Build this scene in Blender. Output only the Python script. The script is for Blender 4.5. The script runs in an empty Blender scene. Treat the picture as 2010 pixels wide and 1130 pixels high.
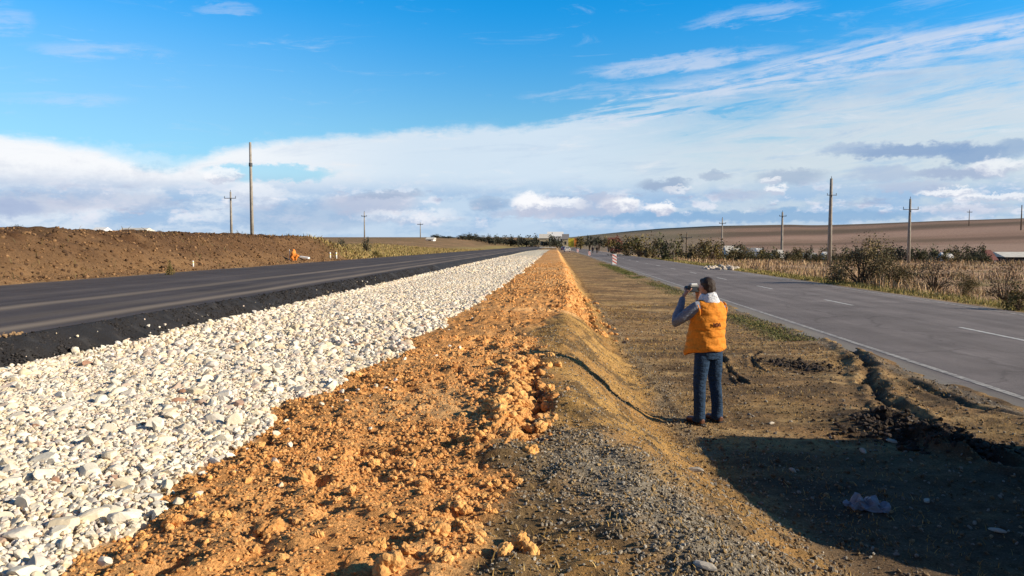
import bpy, bmesh, math, random
import numpy as np
from mathutils import Vector, Matrix

random.seed(7)
RNG = np.random.default_rng(11)
SC = bpy.context.scene
COL = SC.collection
rad = math.radians

# ------------------------------------------------------------------ camera
F, CX, CY, HC = 1500.0, 1005.0, 565.0, 2.2
YAW, PIT = rad(3.24), rad(3.62)
cam_d = bpy.data.cameras.new('camera')
cam = bpy.data.objects.new('view_camera', cam_d)
COL.objects.link(cam)
cam.location = (0, 0, HC)
cam.rotation_euler = (math.pi/2 - PIT, 0, YAW)
cam_d.sensor_width = 36.0
cam_d.lens = F/2010.0*36.0
cam_d.clip_start = 0.1
cam_d.clip_end = 20000
SC.camera = cam
RM = Matrix.Rotation(YAW, 3, 'Z') @ Matrix.Rotation(math.pi/2 - PIT, 3, 'X')

def ray(px, py):
    return RM @ Vector(((px-CX)/F, (CY-py)/F, -1.0))
def at(px, py, z):
    d = ray(px, py); t = (z-HC)/d.z
    return Vector((d.x*t, d.y*t, z))
def far(px, py, Y):
    d = ray(px, py); t = Y/d.y
    return Vector((d.x*t, Y, HC+d.z*t))
def azel(px, py):
    d = ray(px, py).normalized()
    return math.degrees(math.atan2(d.x, d.y)), math.degrees(math.asin(d.z))

# ------------------------------------------------------------------ numpy noise
def _hash(ix, iy, seed):
    n = (ix.astype(np.int64)*374761393 + iy.astype(np.int64)*668265263 + seed*1442695041) & 0xffffffff
    n = ((n ^ (n >> 13))*1274126177) & 0xffffffff
    return ((n ^ (n >> 16)) & 0xffff)/65535.0
def vnoise(x, y, seed=0):
    xi = np.floor(x); yi = np.floor(y); fx = x-xi; fy = y-yi
    u = fx*fx*fx*(fx*(fx*6-15)+10); v = fy*fy*fy*(fy*(fy*6-15)+10)
    a = _hash(xi, yi, seed); b = _hash(xi+1, yi, seed); c = _hash(xi, yi+1, seed); d = _hash(xi+1, yi+1, seed)
    return ((a*(1-u)+b*u)*(1-v) + (c*(1-u)+d*u)*v)*2-1
def fbm(x, y, sc, octs=4, seed=0, gain=.5):
    r = np.zeros(np.shape(x)); a = 1.0; s = 1.0/sc; t = 0
    for i in range(octs):
        cs, sn = math.cos(i*1.1+.4), math.sin(i*1.1+.4)
        r += a*vnoise((x*cs-y*sn)*s+i*17.3, (x*sn+y*cs)*s-i*9.7, seed+i*31); t += a
        a *= gain; s *= 2.03
    return r/t
def sst(a, b, x):
    t = np.clip((x-a)/(b-a), 0, 1); return t*t*(3-2*t)
def polydist(x, y, pts):
    d = np.full(np.shape(x), 1e9)
    for (x0, y0), (x1, y1) in zip(pts[:-1], pts[1:]):
        dx, dy = x1-x0, y1-y0
        t = np.clip(((x-x0)*dx+(y-y0)*dy)/(dx*dx+dy*dy+1e-12), 0, 1)
        d = np.minimum(d, np.hypot(x-x0-t*dx, y-y0-t*dy))
    return d

# ------------------------------------------------------------------ terrain
def tilt(y): return -.0065*np.clip(y, -60, 420)
ROAD_L0, ROAD_L1, ROAD_R0, ROAD_R1 = -16.4, -7.15, 6.0, 15.0

# skyline of the right hand hills as azimuth (deg) -> pixel row
_sky = [(1060,468),(1130,464),(1180,459),(1240,453),(1300,448),(1400,443),(1550,440.5),(1600,442),(1700,439),(1850,433),(2010,428),(2300,420),(2600,430)]
SKY_AZ = [azel(p, q)[0] for p, q in _sky]
SKY_T = [math.tan(rad(azel(p, q)[1])) for p, q in _sky]

TRENCH = [(-.20,5.5),(-.24,6.1),(-.14,6.8),(-.2,7.5),(-.30,8.3),(-.2,9.2)]
TRENCH2 = [(.80,17.),(.92,18.5),(.88,21.5),(.95,25.),(.9,31.)]
def gpts(l, z=0): return [tuple(at(p, q, z)[:2]) for p, q in l]
RUT_A = gpts([(1640,655),(1700,705),(1712,745),(1730,775),(1790,805),(1830,845),(1900,875),(1990,905)])
RUT_B = gpts([(1655,700),(1680,745),(1710,790),(1760,830),(1790,870)])
RUT_C = gpts([(1780,740),(1840,768),(1910,795),(2005,815)])
RUT_D = gpts([(1418,690),(1432,722),(1470,748)])
RUT_E = gpts([(1490,680),(1475,692),(1482,712),(1510,725)])
RUT_F = gpts([(1540,655),(1600,640),(1650,650)])
DUG = [tuple(at(1735,820,0)[:2]), tuple(at(1800,850,0)[:2]), tuple(at(1930,880,0)[:2])]
BURN = [tuple(at(1530,700,0)[:2]), tuple(at(1610,720,0)[:2])]

def base_z(x, y):
    """large scale shape (no roughness)"""
    r = np.hypot(x, y); az = np.degrees(np.arctan2(x, np.maximum(y, 1e-3)))
    wob = .12*fbm(x*0+3, y, 5, 2, 5)
    # mound, stones, verge
    xs = np.interp(y, [3, 5, 7, 12, 17, 22, 60], [.40, .22, .02, .0, .15, .40, .45]) + wob
    xb = np.interp(y, [2, 4, 5, 6.4, 8.5, 15, 60], [3.0, 2.75, 2.3, 1.8, 1.42, 1.45, 1.5]) + wob
    t = np.clip((x-xs)/(xb-xs), 0, 1)
    right = .80*(1-t*t*(3-2*t))
    leftm = np.interp(x, [-40,-7.3,-6.9,-6.2,-5.5,-4.5,-3.4,-2.4,-1.9,-1.2,-.5,.2], [.80,.80,.72,.60,.64,.67,.69,.67,.71,.745,.775,.80])
    z = np.where(x < xs, leftm, right)
    # the mound dies out far along the road
    z = np.where(x > -7.2, z*(1-.5*sst(150, 300, y)), z)
    # right verge and field
    z = np.where(x > 5.0, np.interp(x, [5.0, 5.85, 6.2, 6.5, 14.5, 14.95, 15.3, 17, 22, 80], [0, .040, .040, -.06, -.06, .03, .035, -.10, -.35, -.1]), z)
    zt = z + tilt(y)
    # ------------ left of the new road: cut bank, then grass slope
    topz = np.interp(y, [10, 28, 52, 70], [2.75, 2.68, 2.55, 2.36])
    wb = 1-sst(60, 82, y)
    foot = .86+tilt(y)
    b = np.interp(x, [-22.5, -20.2, -19.4, -17.4, -16.4], [1.0, .97, .86, .18, .0])
    bank = foot + (topz-foot)*b
    slope = foot + (np.maximum(2.0, 1.6+.003*r)-foot)*sst(-16.4, -62, x)
    plain = np.where(r > 60, 2.0+.0032*(r-60), 2.0) + np.interp(y, [0, 70], [.7, 0])*(1-sst(40, 140, r))
    bank = np.where(x < -22.5, topz+(plain-topz)*sst(-22.5, -70, x), bank)
    slope = np.where(x < -62, np.maximum(plain, slope), slope)
    lft = wb*bank + (1-wb)*slope
    zt = np.where(x < -16.4, lft, zt)
    # ------------ far end of the road
    e = sst(430, 800, y)*(1-sst(50, 250, np.abs(x)))
    zt = zt*(1-e) + e*(2.0+.0022*r)
    # ------------ right hills
    tanh_ = np.interp(az, SKY_AZ, SKY_T)
    hill = sst(230, 1050, r)
    dip = -1.6*sst(110, 170, r)
    R1 = 1050.0
    zh = (HC + tanh_*np.minimum(r, R1+ (r-R1)*.3))
    zr = zt*(1-hill) + hill*zh + dip*(1-hill)
    wr = sst(14, 40, x)*sst(60, 130, r)
    zt = np.where(az > -2, zt*(1-wr)+zr*wr, zt)
    e2 = sst(500, 1000, r)*sst(-4, 4, az)
    zt = np.where((az > -4), zt*(1-e2)+e2*np.maximum(zh, zt*0+HC+.0005*r), zt)
    return zt

def masks(x, y):
    n1 = fbm(x, y, .9, 4, 21); n2 = fbm(x, y, .35, 3, 22)
    sl = -2.38 + .30*n1 + .10*n2 + np.interp(y, [0, 8, 18, 40], [0, 0, .35, .5])
    stone = sst(sl+.06, sl-.06, x)*sst(-6.75, -6.6, x)*(1-sst(240, 320, y))
    ob = np.interp(y, [2, 3.4, 5.0, 5.8, 6.8, 9, 10.5, 12.5, 14.5, 16.5, 18.5, 24, 60], [-.32, -.3, -.33, -.30, -.16, -.22, -.28, -.40, -.2, .35, .85, .98, 1.0])
    n3 = fbm(x, y, .5, 4, 23)
    orange = sst(ob+.16, ob-.16, x+.28*n3)*(1-stone)*(x > -6.5)*(1-sst(200, 300, y))
    return stone, orange

def ground_z(x, y):
    x = np.asarray(x, float); y = np.asarray(y, float)
    z = base_z(x, y)
    stone, orange = masks(x, y)
    near = 1-sst(25, 90, y)
    onroad = sst(6.3, 6.6, x)*(1-sst(14.4, 14.7, x)) + sst(-16.9, -16.6, x)*(1-sst(-7.3, -7.1, x))
    z = z + .035*fbm(x, y, 1.6, 4, 1)*(1-onroad)*near
    # orange soil lumps
    rid = 1-np.abs(fbm(x, y, .42, 4, 2))
    z = z + orange*near*(.05*(rid-.75) + .045*fbm(x, y, .12, 3, 3) + .035*fbm(x, y, 1.1, 2, 4) - .06*sst(.38, .62, fbm(x, y, .24, 2, 34)))
    # flat verge: tracked earth
    fl = sst(1.2, 2.0, x)*(1-sst(5.6, 6.2, x))
    z = z + fl*near*(.018*fbm(x, y, .22, 4, 6) + .03*fbm(x*.35, y, .5, 3, 8))
    edge = np.exp(-((x-6.1)/.22)**2)
    z = z + edge*(.03*fbm(x, y, .4, 3, 9)+.02*fbm(x, y, 1.8, 2, 10))
    mtop = (x > -.4)*(x < 1.6)*(1-orange)
    z = z + mtop*near*(.035*fbm(x, y, .16, 4, 7) + .05*fbm(x, y, .45, 3, 36))
    # trench edges of the heap
    d = polydist(x, y, TRENCH) + .05*fbm(x, y, .3, 3, 12)
    z = z - np.interp(y, [5.2, 5.8, 6.6, 7.6, 8.6, 9.4], [0, .07, .14, .08, .12, 0])*np.exp(-(d/.09)**2) + .05*np.exp(-((x+.42)/.22)**2)*(y > 5)*(y < 9.4)
    d = polydist(x, y, TRENCH2) + .08*fbm(x, y, .5, 3, 13)
    z = z - .20*np.exp(-(d/.13)**2)
    # ruts
    for R, w, dp in ((RUT_A, .10, .065), (RUT_B, .18, .03), (RUT_C, .07, .03), (RUT_D, .035, .045), (RUT_E, .04, .03), (RUT_F, .05, .03)):
        d = polydist(x, y, R) + (.06 if w < .09 else .13)*fbm(x, y, .3, 4, 14)
        z = z - dp*np.exp(-(d/w)**2) + dp*.7*np.exp(-((d-w*2.1)/w)**2)
    d = polydist(x, y, DUG)
    z = z + .16*np.exp(-(d/.38)**2)*(.6+1.1*fbm(x, y, .25, 4, 15))
    # bank clods
    bk = sst(-16.6, -17.4, x)*sst(-24, -21, x)*(1-sst(62, 82, y))
    z = z + bk*(.13*fbm(x, y, 1.3, 4, 16) + .14*fbm(x, y*.6, .5, 4, 17) - .22*sst(.1, .5, fbm(x*.25+y*.25, y-x*.6, 1.1, 3, 35)))
    z = z + .12*fbm(x, y, 9, 3, 18)*sst(-21, -30, x)*near
    z = z + sst(16, 24, x)*.12*fbm(x, y, 3, 3, 19)*near
    return z
def gz(x, y): return float(ground_z(np.array([x]), np.array([y]))[0])

def hit(px, py):
    d = ray(px, py); t = np.geomspace(1.5, 3000, 6000)
    X, Y, Z = d.x*t, d.y*t, HC+d.z*t
    g = ground_z(X, Y)
    nr = (X > ROAD_L0) & (X < ROAD_L1); g = np.where(nr, np.maximum(g, 1.0+tilt(Y)), g)
    i = int(np.argmax(Z <= g)); return Vector((X[i], Y[i], g[i]))
def spaced(a, b, f):
    out = [a]
    while out[-1] < b: out.append(out[-1]+f(out[-1]))
    return out
xs_ = [-8.0]
xs_ = np.arange(-8, 7.5, .036).tolist()
l = [-8.0]
while l[-1] > -25: l.append(l[-1]-.13)
while l[-1] > -7000: l.append(l[-1]-max(.3, (abs(l[-1])-20)*.075))
rr = [xs_[-1]+.05]
while rr[-1] < 26: rr.append(rr[-1]+.18)
while rr[-1] < 7000: rr.append(rr[-1]+max(.25, (rr[-1]-20)*.06))
XS = np.array(l[:0:-1] + xs_ + rr)
ys_ = [-80, -60, -40, -28, -20, -14, -10, -7, -5, -3.5, -2.2, -1.2, -.4, .3, .9, 1.4, 1.8, 2.1, 2.3]
while ys_[-1] < 120: ys_.append(ys_[-1]+max(.03, .0062*ys_[-1]))
while ys_[-1] < 7000: ys_.append(ys_[-1]+.032*ys_[-1])
YS = np.array(ys_)
GX, GY = np.meshgrid(XS, YS)
GZ = ground_z(GX, GY)

def lin(r, g, b):
    f = lambda c: ((c/255+.055)/1.055)**2.4 if c > 10 else c/255/12.92
    return np.array([f(r), f(g), f(b)])

def ground_colour(x, y):
    """kind of soil at each spot (albedo), with some painted shade"""
    stone, orange = masks(x, y)
    r = np.hypot(x, y); az = np.degrees(np.arctan2(x, np.maximum(y, 1e-3)))
    n = [fbm(x, y, s, 4, 40+i) for i, s in enumerate((.25, .8, 2.5, 8.))]
    sh = x.shape + (1,)
    c = np.ones(x.shape+(3,))*np.array([.29, .172, .076])
    def mix(c, w, col): return c*(1-w[..., None]) + np.array(col)*w[..., None]
    # verge
    c = mix(c, sst(-.1, .4, n[1]), [.40, .25, .11])
    c = mix(c, sst(.0, .5, fbm(x*.35, y, .7, 4, 50)), [.19, .12, .058])
    c = mix(c, sst(.1, .5, n[2])*.7, [.43, .275, .105])
    c = mix(c, sst(.15, .5, n[0])*.5, [.10, .070, .042])
    c = mix(c, sst(.12, .42, fbm(x*.28+.2*y, y*1.3, .45, 4, 51))*.8, [.46, .30, .135])
    c = mix(c, sst(.16, .42, fbm(x*.25, y*1.1, .6, 4, 52))*.75, [.115, .075, .042])
    # parked car's shadow deepened in the soil colour near the mound foot
    car_shade = np.exp(-((y-6.2)/1.7)**2)*sst(1.5, 2.3, x)*(1-sst(4.6, 5.8, x))
    c = mix(c, np.clip(car_shade*(1.0+.6*n[1]), 0, 1)*.85, [.070, .055, .042])
    # mound top: dry grass / gravel
    mt = sst(-.8, -.5, x)*(1-sst(1.2, 1.9, x))
    c = mix(c, mt, [.37, .205, .072])
    c = mix(c, mt*sst(-.1, .4, n[1]), [.47, .27, .088])
    c = mix(c, mt*sst(0., .5, n[0]), [.15, .095, .045])
    gv = mt*np.exp(-((x-(.15+ (5.2-y)*.42))/.40)**2)*(1-sst(5.3, 6.4, y+1.0*n[1]))
    c = mix(c, np.clip(gv*1.3, 0, 1), [.27, .225, .165])
    brown = mt*np.clip(sst(.15, -.25, x)+.8*sst(4.2, 3.4, y)*sst(.7, 1.2, x), 0, 1)*(1-sst(7, 9, y+n[1]))
    c = mix(c, np.clip(brown, 0, 1)*.8, [.165, .115, .062])
    # crumbly pale line at the mound foot
    c = mix(c, np.exp(-((x-1.55-.1*n[1])/.16)**2)*(y > 8)*(y < 30)*.6, [.24, .20, .14])
    # orange loam
    oc = np.ones_like(c)*np.array([.70, .332, .11])
    oc = mix(oc, sst(-.1, .5, n[1]), [.76, .395, .14])
    oc = mix(oc, sst(.1, .55, n[0])*.7, [.56, .248, .075])
    oc = mix(oc, sst(.15, .6, fbm(x, y, .6, 4, 61))*.6, [.48, .21, .062])
    oc = mix(oc, sst(.05, .45, fbm(x, y, 1.9, 3, 66))*.7, [.74, .44, .19])
    oc = mix(oc, sst(.15, .5, fbm(x, y, 1.3, 4, 67))*.5, [.42, .23, .095])
    ed = sst(-1.2, -2.3, x)*.55
    oc = mix(oc, np.clip(ed*(1+n[1]), 0, 1), [.40, .20, .075])
    c = c*(1-orange[..., None]) + oc*orange[..., None]
    # stone band bed
    sc = np.ones_like(c)*np.array([.70, .60, .44])
    sc = mix(sc, sst(.0, .5, n[0]), [.60, .50, .35])
    c = c*(1-stone[..., None]) + sc*stone[..., None]
    # green grass at the road edge
    gl = np.exp(-((x-5.45-.3*n[2])/.34)**2)*(sst(17.5, 19, y)*(1-sst(23, 25, y))+.9*sst(29, 34, y)*(1-sst(70, 100, y)))*sst(-.35, .15, fbm(x, y*.4, 2.2, 3, 70))
    c = mix(c, np.clip(gl, 0, 1)*.85, [.13, .125, .045])
    c = mix(c, sst(.02, -.02, x-6.05)*sst(5.6, 5.9, x)*.5, [.19, .17, .14])
    # dark dug soil and ruts
    for R, w, k in ((DUG, .55, .95), (BURN, .45, .75), (RUT_A, .10, .6), (RUT_C, .07, .5), (RUT_D, .05, .6), (RUT_E, .05, .4), (RUT_F, .05, .4)):
        d = polydist(x, y, R) + .35*w/.4*n[0]*.5 + .2*n[1]*w/.4*.5
        c = mix(c, np.exp(-(d/w)**2)*k, [.040, .029, .022])
    d = polydist(x, y, TRENCH) + .06*n[0]
    c = mix(c, np.exp(-(d/.10)**2)*(y > 5.2)*(y < 9.4)*.75, [.09, .05, .026])  # shade inside the trench painted into the soil colour
    d = polydist(x, y, TRENCH2) + .08*n[0]
    c = mix(c, np.exp(-(d/.15)**2)*.7, [.11, .05, .02])  # shadow along the heap's far right edge, put into the colour
    # cut bank
    lb = sst(-16.5, -16.9, x)
    bc = np.ones_like(c)*np.array([.125, .068, .034])
    bc = mix(bc, sst(-.2, .4, n[2]), [.165, .092, .045])
    bc = mix(bc, sst(.0, .5, fbm(x, y*.5, 1.1, 4, 62)), [.10, .052, .026])
    bc = mix(bc, sst(-18.6, -17.2, x)*.5, [.27, .155, .072])
    bc = mix(bc, sst(-19.6, -20.6, x)*.5, [.085, .052, .03])
    c = c*(1-lb[..., None]) + bc*lb[..., None]
    gs = lb*sst(58, 76, y+3*n[2])
    c = mix(c, gs, [.36, .27, .095])
    c = mix(c, gs*sst(-.1, .4, n[3]), [.31, .19, .085])
    c = mix(c, gs*sst(.15, .5, n[2])*.7, [.22, .19, .06])
    c = mix(c, lb*sst(-17.6, -16.9, x)*sst(60, 80, y)*.9, [.55, .45, .30])
    pl = lb*sst(-24, -34, x)
    c = mix(c, pl*.85, [.20, .12, .062])
    c = mix(c, pl*sst(0, .4, n[3])*.8, [.33, .20, .10])
    c = mix(c, pl*sst(60, 90, r)*sst(.1, .5, fbm(x, y*.3, 30, 3, 63))*.7, [.14, .085, .045])
    # right field
    rf = sst(14.9, 15.3, x)
    fc = np.ones_like(c)*np.array([.31, .235, .095])
    fc = mix(fc, sst(16.2, 18.5, x+n[2]), [.42, .26, .15])
    fc = mix(fc, sst(0, .5, n[2])*.8, [.21, .16, .060])
    fc = mix(fc, sst(.0, .5, n[3])*.7, [.48, .30, .17])
    c = c*(1-rf[..., None]) + fc*rf[..., None]
    # hills: ploughed and fallow strips
    hl = sst(-1, 1.5, az)*sst(190, 260, r)*(x > 0)
    q = r + 40*fbm(x, y, 300, 3, 64) - 6*(az-20)
    hc = np.ones_like(c)*np.array([.30, .185, .125])
    hc = mix(hc, sst(300, 330, q)*(1-sst(420, 430, q)), [.36, .235, .165])
    hc = mix(hc, sst(470, 490, q)*(1-sst(505, 520, q)), [.19, .115, .075])
    hc = mix(hc, sst(540, 560, q)*(1-sst(600, 620, q))*sst(8, 14, az), [.37, .235, .165])
    hc = mix(hc, sst(610, 640, q)*(1-sst(690, 700, q)), [.15, .10, .062])
    hc = mix(hc, sst(700, 720, q)*(1-sst(740, 760, q)), [.27, .17, .11])
    hc = mix(hc, sst(760, 790, q), [.135, .088, .058])
    hc = mix(hc, sst(860, 890, q)*(1-sst(930, 950, q)), [.20, .15, .075])
    hc = mix(hc, sst(960, 990, q), [.075, .06, .05])
    hc = mix(hc, sst(.1, .5, fbm(x, y, 60, 4, 65))*.35, [.15, .11, .055])
    hc = mix(hc, (1-sst(9, 14, az))*sst(250, 400, r)*.55, [.22, .185, .11])
    hc = mix(hc, (1-sst(11, 15, az))*sst(3, 5.5, az)*sst(820, 900, q), [.030, .036, .034])
    c = c*(1-hl[..., None]) + hc*hl[..., None]
    return c

# ------------------------------------------------------------------ materials
def nodes_mat(name):
    m = bpy.data.materials.new(name); m.use_nodes = True
    nt = m.node_tree; b = nt.nodes['Principled BSDF']
    return m, nt, b
def link(nt, a, b): nt.links.new(a, b)
def tex_noise(nt, scale, detail=4, rough=.55, coord=None, dist=0):
    n = nt.nodes.new('ShaderNodeTexNoise'); n.inputs['Scale'].default_value = scale
    n.inputs['Detail'].default_value = detail; n.inputs['Roughness'].default_value = rough
    n.inputs['Distortion'].default_value = dist
    if coord is not None: link(nt, coord, n.inputs['Vector'])
    return n
def ramp(nt, fac, stops):
    r = nt.nodes.new('ShaderNodeValToRGB'); e = r.color_ramp.elements
    while len(e) < len(stops): e.new(.5)
    for el, (p, c) in zip(e, stops):
        el.position = p; el.color = (c, c, c, 1) if not hasattr(c, '__len__') else (*c, 1)
    link(nt, fac, r.inputs['Fac']); return r
def mixcol(nt, a, b, fac=None, mode='MIX', f=1.0):
    m = nt.nodes.new('ShaderNodeMix'); m.data_type = 'RGBA'; m.blend_type = mode
    m.inputs[0].default_value = f
    for s, v in ((m.inputs[6], a), (m.inputs[7], b)):
        if hasattr(v, 'is_linked') or hasattr(v, 'links'): link(nt, v, s)
        else: s.default_value = (*v, 1)
    if fac is not None: link(nt, fac, m.inputs[0])
    return m.outputs[2]
def bump(nt, b, h, strength, dist, chain=None):
    n = nt.nodes.new('ShaderNodeBump'); n.inputs['Strength'].default_value = strength; n.inputs['Distance'].default_value = dist
    link(nt, h, n.inputs['Height'])
    if chain: link(nt, chain.outputs[0], n.inputs['Normal'])
    link(nt, n.outputs[0], b.inputs['Normal']); return n
def geo_pos(nt): return nt.nodes.new('ShaderNodeNewGeometry').outputs['Position']
def obj_co(nt): return nt.nodes.new('ShaderNodeTexCoord').outputs['Object']

def simple(name, col, rough=.8, var=.25, scale=6, bmp=0, bscale=60, metal=0, spec=.3):
    m, nt, b = nodes_mat(name)
    n = tex_noise(nt, scale, 5, .6, obj_co(nt))
    r = ramp(nt, n.outputs[0], [(.3, 1-var), (.7, 1+var)])
    link(nt, mixcol(nt, col, r.outputs[0], mode='MULTIPLY'), b.inputs['Base Color'])
    b.inputs['Roughness'].default_value = rough; b.inputs['Metallic'].default_value = metal
    b.inputs['Specular IOR Level'].default_value = spec
    if bmp:
        n2 = tex_noise(nt, bscale, 4, .6, obj_co(nt)); bump(nt, b, n2.outputs[0], bmp, .01)
    return m
def attr_mat(name, attr='col', rough=.9, var=.2, scale=40, bmp=.4, bscale=60, bd=.01, spec=.15, trans=0):
    m, nt, b = nodes_mat(name)
    a = nt.nodes.new('ShaderNodeAttribute'); a.attribute_name = attr
    p = geo_pos(nt)
    n = tex_noise(nt, scale, 4, .6, p)
    r = ramp(nt, n.outputs[0], [(.3, 1-var), (.7, 1+var)])
    link(nt, mixcol(nt, a.outputs['Color'], r.outputs[0], mode='MULTIPLY'), b.inputs['Base Color'])
    b.inputs['Roughness'].default_value = rough; b.inputs['Specular IOR Level'].default_value = spec
    if bmp:
        n2 = tex_noise(nt, bscale, 5, .65, p); bump(nt, b, n2.outputs[0], bmp, bd)
    return m
def random_mat(name, stops, rough=.9, var=.2, scale=25, bmp=.5, bscale=50):
    m, nt, b = nodes_mat(name)
    oi = nt.nodes.new('ShaderNodeObjectInfo')
    r = ramp(nt, oi.outputs['Random'], stops)
    n = tex_noise(nt, scale, 4, .6, geo_pos(nt))
    r2 = ramp(nt, n.outputs[0], [(.3, 1-var), (.7, 1+var)])
    link(nt, mixcol(nt, r.outputs[0], r2.outputs[0], mode='MULTIPLY'), b.inputs['Base Color'])
    b.inputs['Roughness'].default_value = rough; b.inputs['Specular IOR Level'].default_value = .15
    n2 = tex_noise(nt, bscale, 5, .65, geo_pos(nt)); bump(nt, b, n2.outputs[0], bmp, .01)
    return m

# ground
M_ground, nt, b = nodes_mat('soil')
a = nt.nodes.new('ShaderNodeAttribute'); a.attribute_name = 'col'
p = geo_pos(nt)
n1 = tex_noise(nt, 55, 5, .7, p); n2 = tex_noise(nt, 9, 5, .65, p); n3 = tex_noise(nt, .6, 5, .6, p)
v1 = ramp(nt, n1.outputs[0], [(.28, .45), (.5, .95), (.72, 1.45)])
v2 = ramp(nt, n2.outputs[0], [(.3, .72), (.7, 1.25)])
v3 = ramp(nt, n3.outputs[0], [(.3, .85), (.7, 1.12)])
c = mixcol(nt, a.outputs['Color'], v1.outputs[0], mode='MULTIPLY')
c = mixcol(nt, c, v2.outputs[0], mode='MULTIPLY'); c = mixcol(nt, c, v3.outputs[0], mode='MULTIPLY')
link(nt, c, b.inputs['Base Color']); b.inputs['Roughness'].default_value = .95; b.inputs['Specular IOR Level'].default_value = .1
bn = bump(nt, b, n2.outputs[0], .7, .06); bump(nt, b, n1.outputs[0], .9, .02, bn)

def asphalt(name, base, seams, streak, bumpv=.25, crack=0.):
    """seams: list of (x centre, half width, strength) of dusty lines along the road"""
    m, nt, b = nodes_mat(name)
    p = geo_pos(nt); sx = nt.nodes.new('ShaderNodeSeparateXYZ'); link(nt, p, sx.inputs[0])
    fine = tex_noise(nt, 90, 3, .7, p); big = tex_noise(nt, .5, 5, .6, p)
    mp = nt.nodes.new('ShaderNodeMapping'); mp.inputs['Scale'].default_value = (2.2, .06, 1); link(nt, p, mp.inputs[0])
    st = tex_noise(nt, 1.0, 5, .65, mp.outputs[0])
    v = mixcol(nt, base, ramp(nt, fine.outputs[0], [(.3, .55), (.7, 1.5)]).outputs[0], mode='MULTIPLY')
    v = mixcol(nt, v, ramp(nt, big.outputs[0], [(.3, .78), (.7, 1.2)]).outputs[0], mode='MULTIPLY')
    v = mixcol(nt, v, ramp(nt, st.outputs[0], [(.3, 1-streak), (.7, 1+streak)]).outputs[0], mode='MULTIPLY')
    cw_ = tex_noise(nt, .9, 5, .6, p); ad = nt.nodes.new('ShaderNodeVectorMath'); ad.operation = 'MULTIPLY_ADD'
    link(nt, cw_.outputs['Color'], ad.inputs[0]); ad.inputs[1].default_value = (1.2, 1.2, 0); link(nt, p, ad.inputs[2])
    vo = nt.nodes.new('ShaderNodeTexVoronoi'); vo.feature = 'DISTANCE_TO_EDGE'; vo.inputs['Scale'].default_value = .22; link(nt, ad.outputs[0], vo.inputs['Vector'])
    ck = ramp(nt, vo.outputs['Distance'], [(0, crack), (.012, 0)])
    v = mixcol(nt, v, tuple(q*.35 for q in base), fac=ck.outputs[0])
    pt = nt.nodes.new('ShaderNodeTexVoronoi'); pt.feature = 'F1'; pt.distance = 'CHEBYCHEV'; pt.inputs['Scale'].default_value = .09; link(nt, p, pt.inputs['Vector'])
    pr = nt.nodes.new('ShaderNodeSeparateColor'); link(nt, pt.outputs['Color'], pr.inputs[0])
    v = mixcol(nt, v, ramp(nt, pr.outputs[0], [(.0, .88), (.8, 1.0), (1., 1.12)]).outputs[0], mode='MULTIPLY', f=1.0 if crack else 0.0)
    wob = tex_noise(nt, .25, 3, .5, p)
    for xc, hw, s, colr in seams:
        k = nt.nodes.new('ShaderNodeMath'); k.operation = 'MULTIPLY_ADD'; link(nt, wob.outputs[0], k.inputs[0]); k.inputs[1].default_value = hw*1.2; link(nt, sx.outputs[0], k.inputs[2])
        d = nt.nodes.new('ShaderNodeMath'); d.operation = 'SUBTRACT'; link(nt, k.outputs[0], d.inputs[0]); d.inputs[1].default_value = xc+hw*.6
        ab = nt.nodes.new('ShaderNodeMath'); ab.operation = 'ABSOLUTE'; link(nt, d.outputs[0], ab.inputs[0])
        mr = nt.nodes.new('ShaderNodeMapRange'); mr.interpolation_type = 'SMOOTHSTEP'
        link(nt, ab.outputs[0], mr.inputs[0]); mr.inputs[1].default_value = hw; mr.inputs[2].default_value = 0; mr.inputs[3].default_value = 0; mr.inputs[4].default_value = s
        mm = nt.nodes.new('ShaderNodeMath'); mm.operation = 'MULTIPLY'; link(nt, mr.outputs[0], mm.inputs[0])
        link(nt, ramp(nt, st.outputs[0], [(.2, .5), (.6, 1)]).outputs[0], mm.inputs[1])
        v = mixcol(nt, v, colr, fac=mm.outputs[0])
    link(nt, v, b.inputs['Base Color']); b.inputs['Roughness'].default_value = .9; b.inputs['Specular IOR Level'].default_value = .1
    bump(nt, b, fine.outputs[0], bumpv, .01)
    return m
DUST = (.30, .235, .17)
M_new = asphalt('new_asphalt', (.080, .066, .062), [(-7.75, .42, .8, DUST), (-10.35, .46, .72, DUST), (-8.75, .5, .3, DUST), (-12.3, .4, .12, DUST), (-16.3, .3, .5, (.28, .18, .10))], .22)
M_old = asphalt('old_asphalt', (.195, .166, .152), [(6.05, .55, .85, (.30, .262, .205)), (15.0, .35, .5, (.24, .2, .16)), (7.6, .5, .3, (.105, .088, .078)), (9.2, .5, .3, (.105, .088, .078)), (11.6, .5, .3, (.105, .088, .078)), (13.2, .5, .3, (.105, .088, .078))], .16, crack=.4)
M_base = attr_mat('black_base_asphalt', rough=.8, var=.5, scale=60, bmp=1., bscale=45, bd=.03, spec=.3)
M_paint = simple('road_paint', (.50, .47, .42), .7, .35, 3)
M_stone = attr_mat('limestone', var=.16, scale=14, bmp=.35, bscale=40)
M_stone_i = random_mat('limestone_loose', [(0, (.73, .63, .47)), (.3, (.77, .69, .54)), (.6, (.69, .57, .39)), (.8, (.74, .67, .55)), (.95, (.58, .51, .42)), (.99, (.36, .20, .13))], var=.14, scale=14, bmp=.35, bscale=40)
M_clod = attr_mat('loam_clod', var=.3, scale=30, bmp=.8, bscale=50, bd=.02)
M_clod_i = random_mat('loam_clod_loose', [(0, (.68, .34, .105)), (.4, (.74, .405, .145)), (.7, (.56, .265, .085)), (1, (.70, .375, .125))], var=.3, scale=30, bmp=.8)
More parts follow.
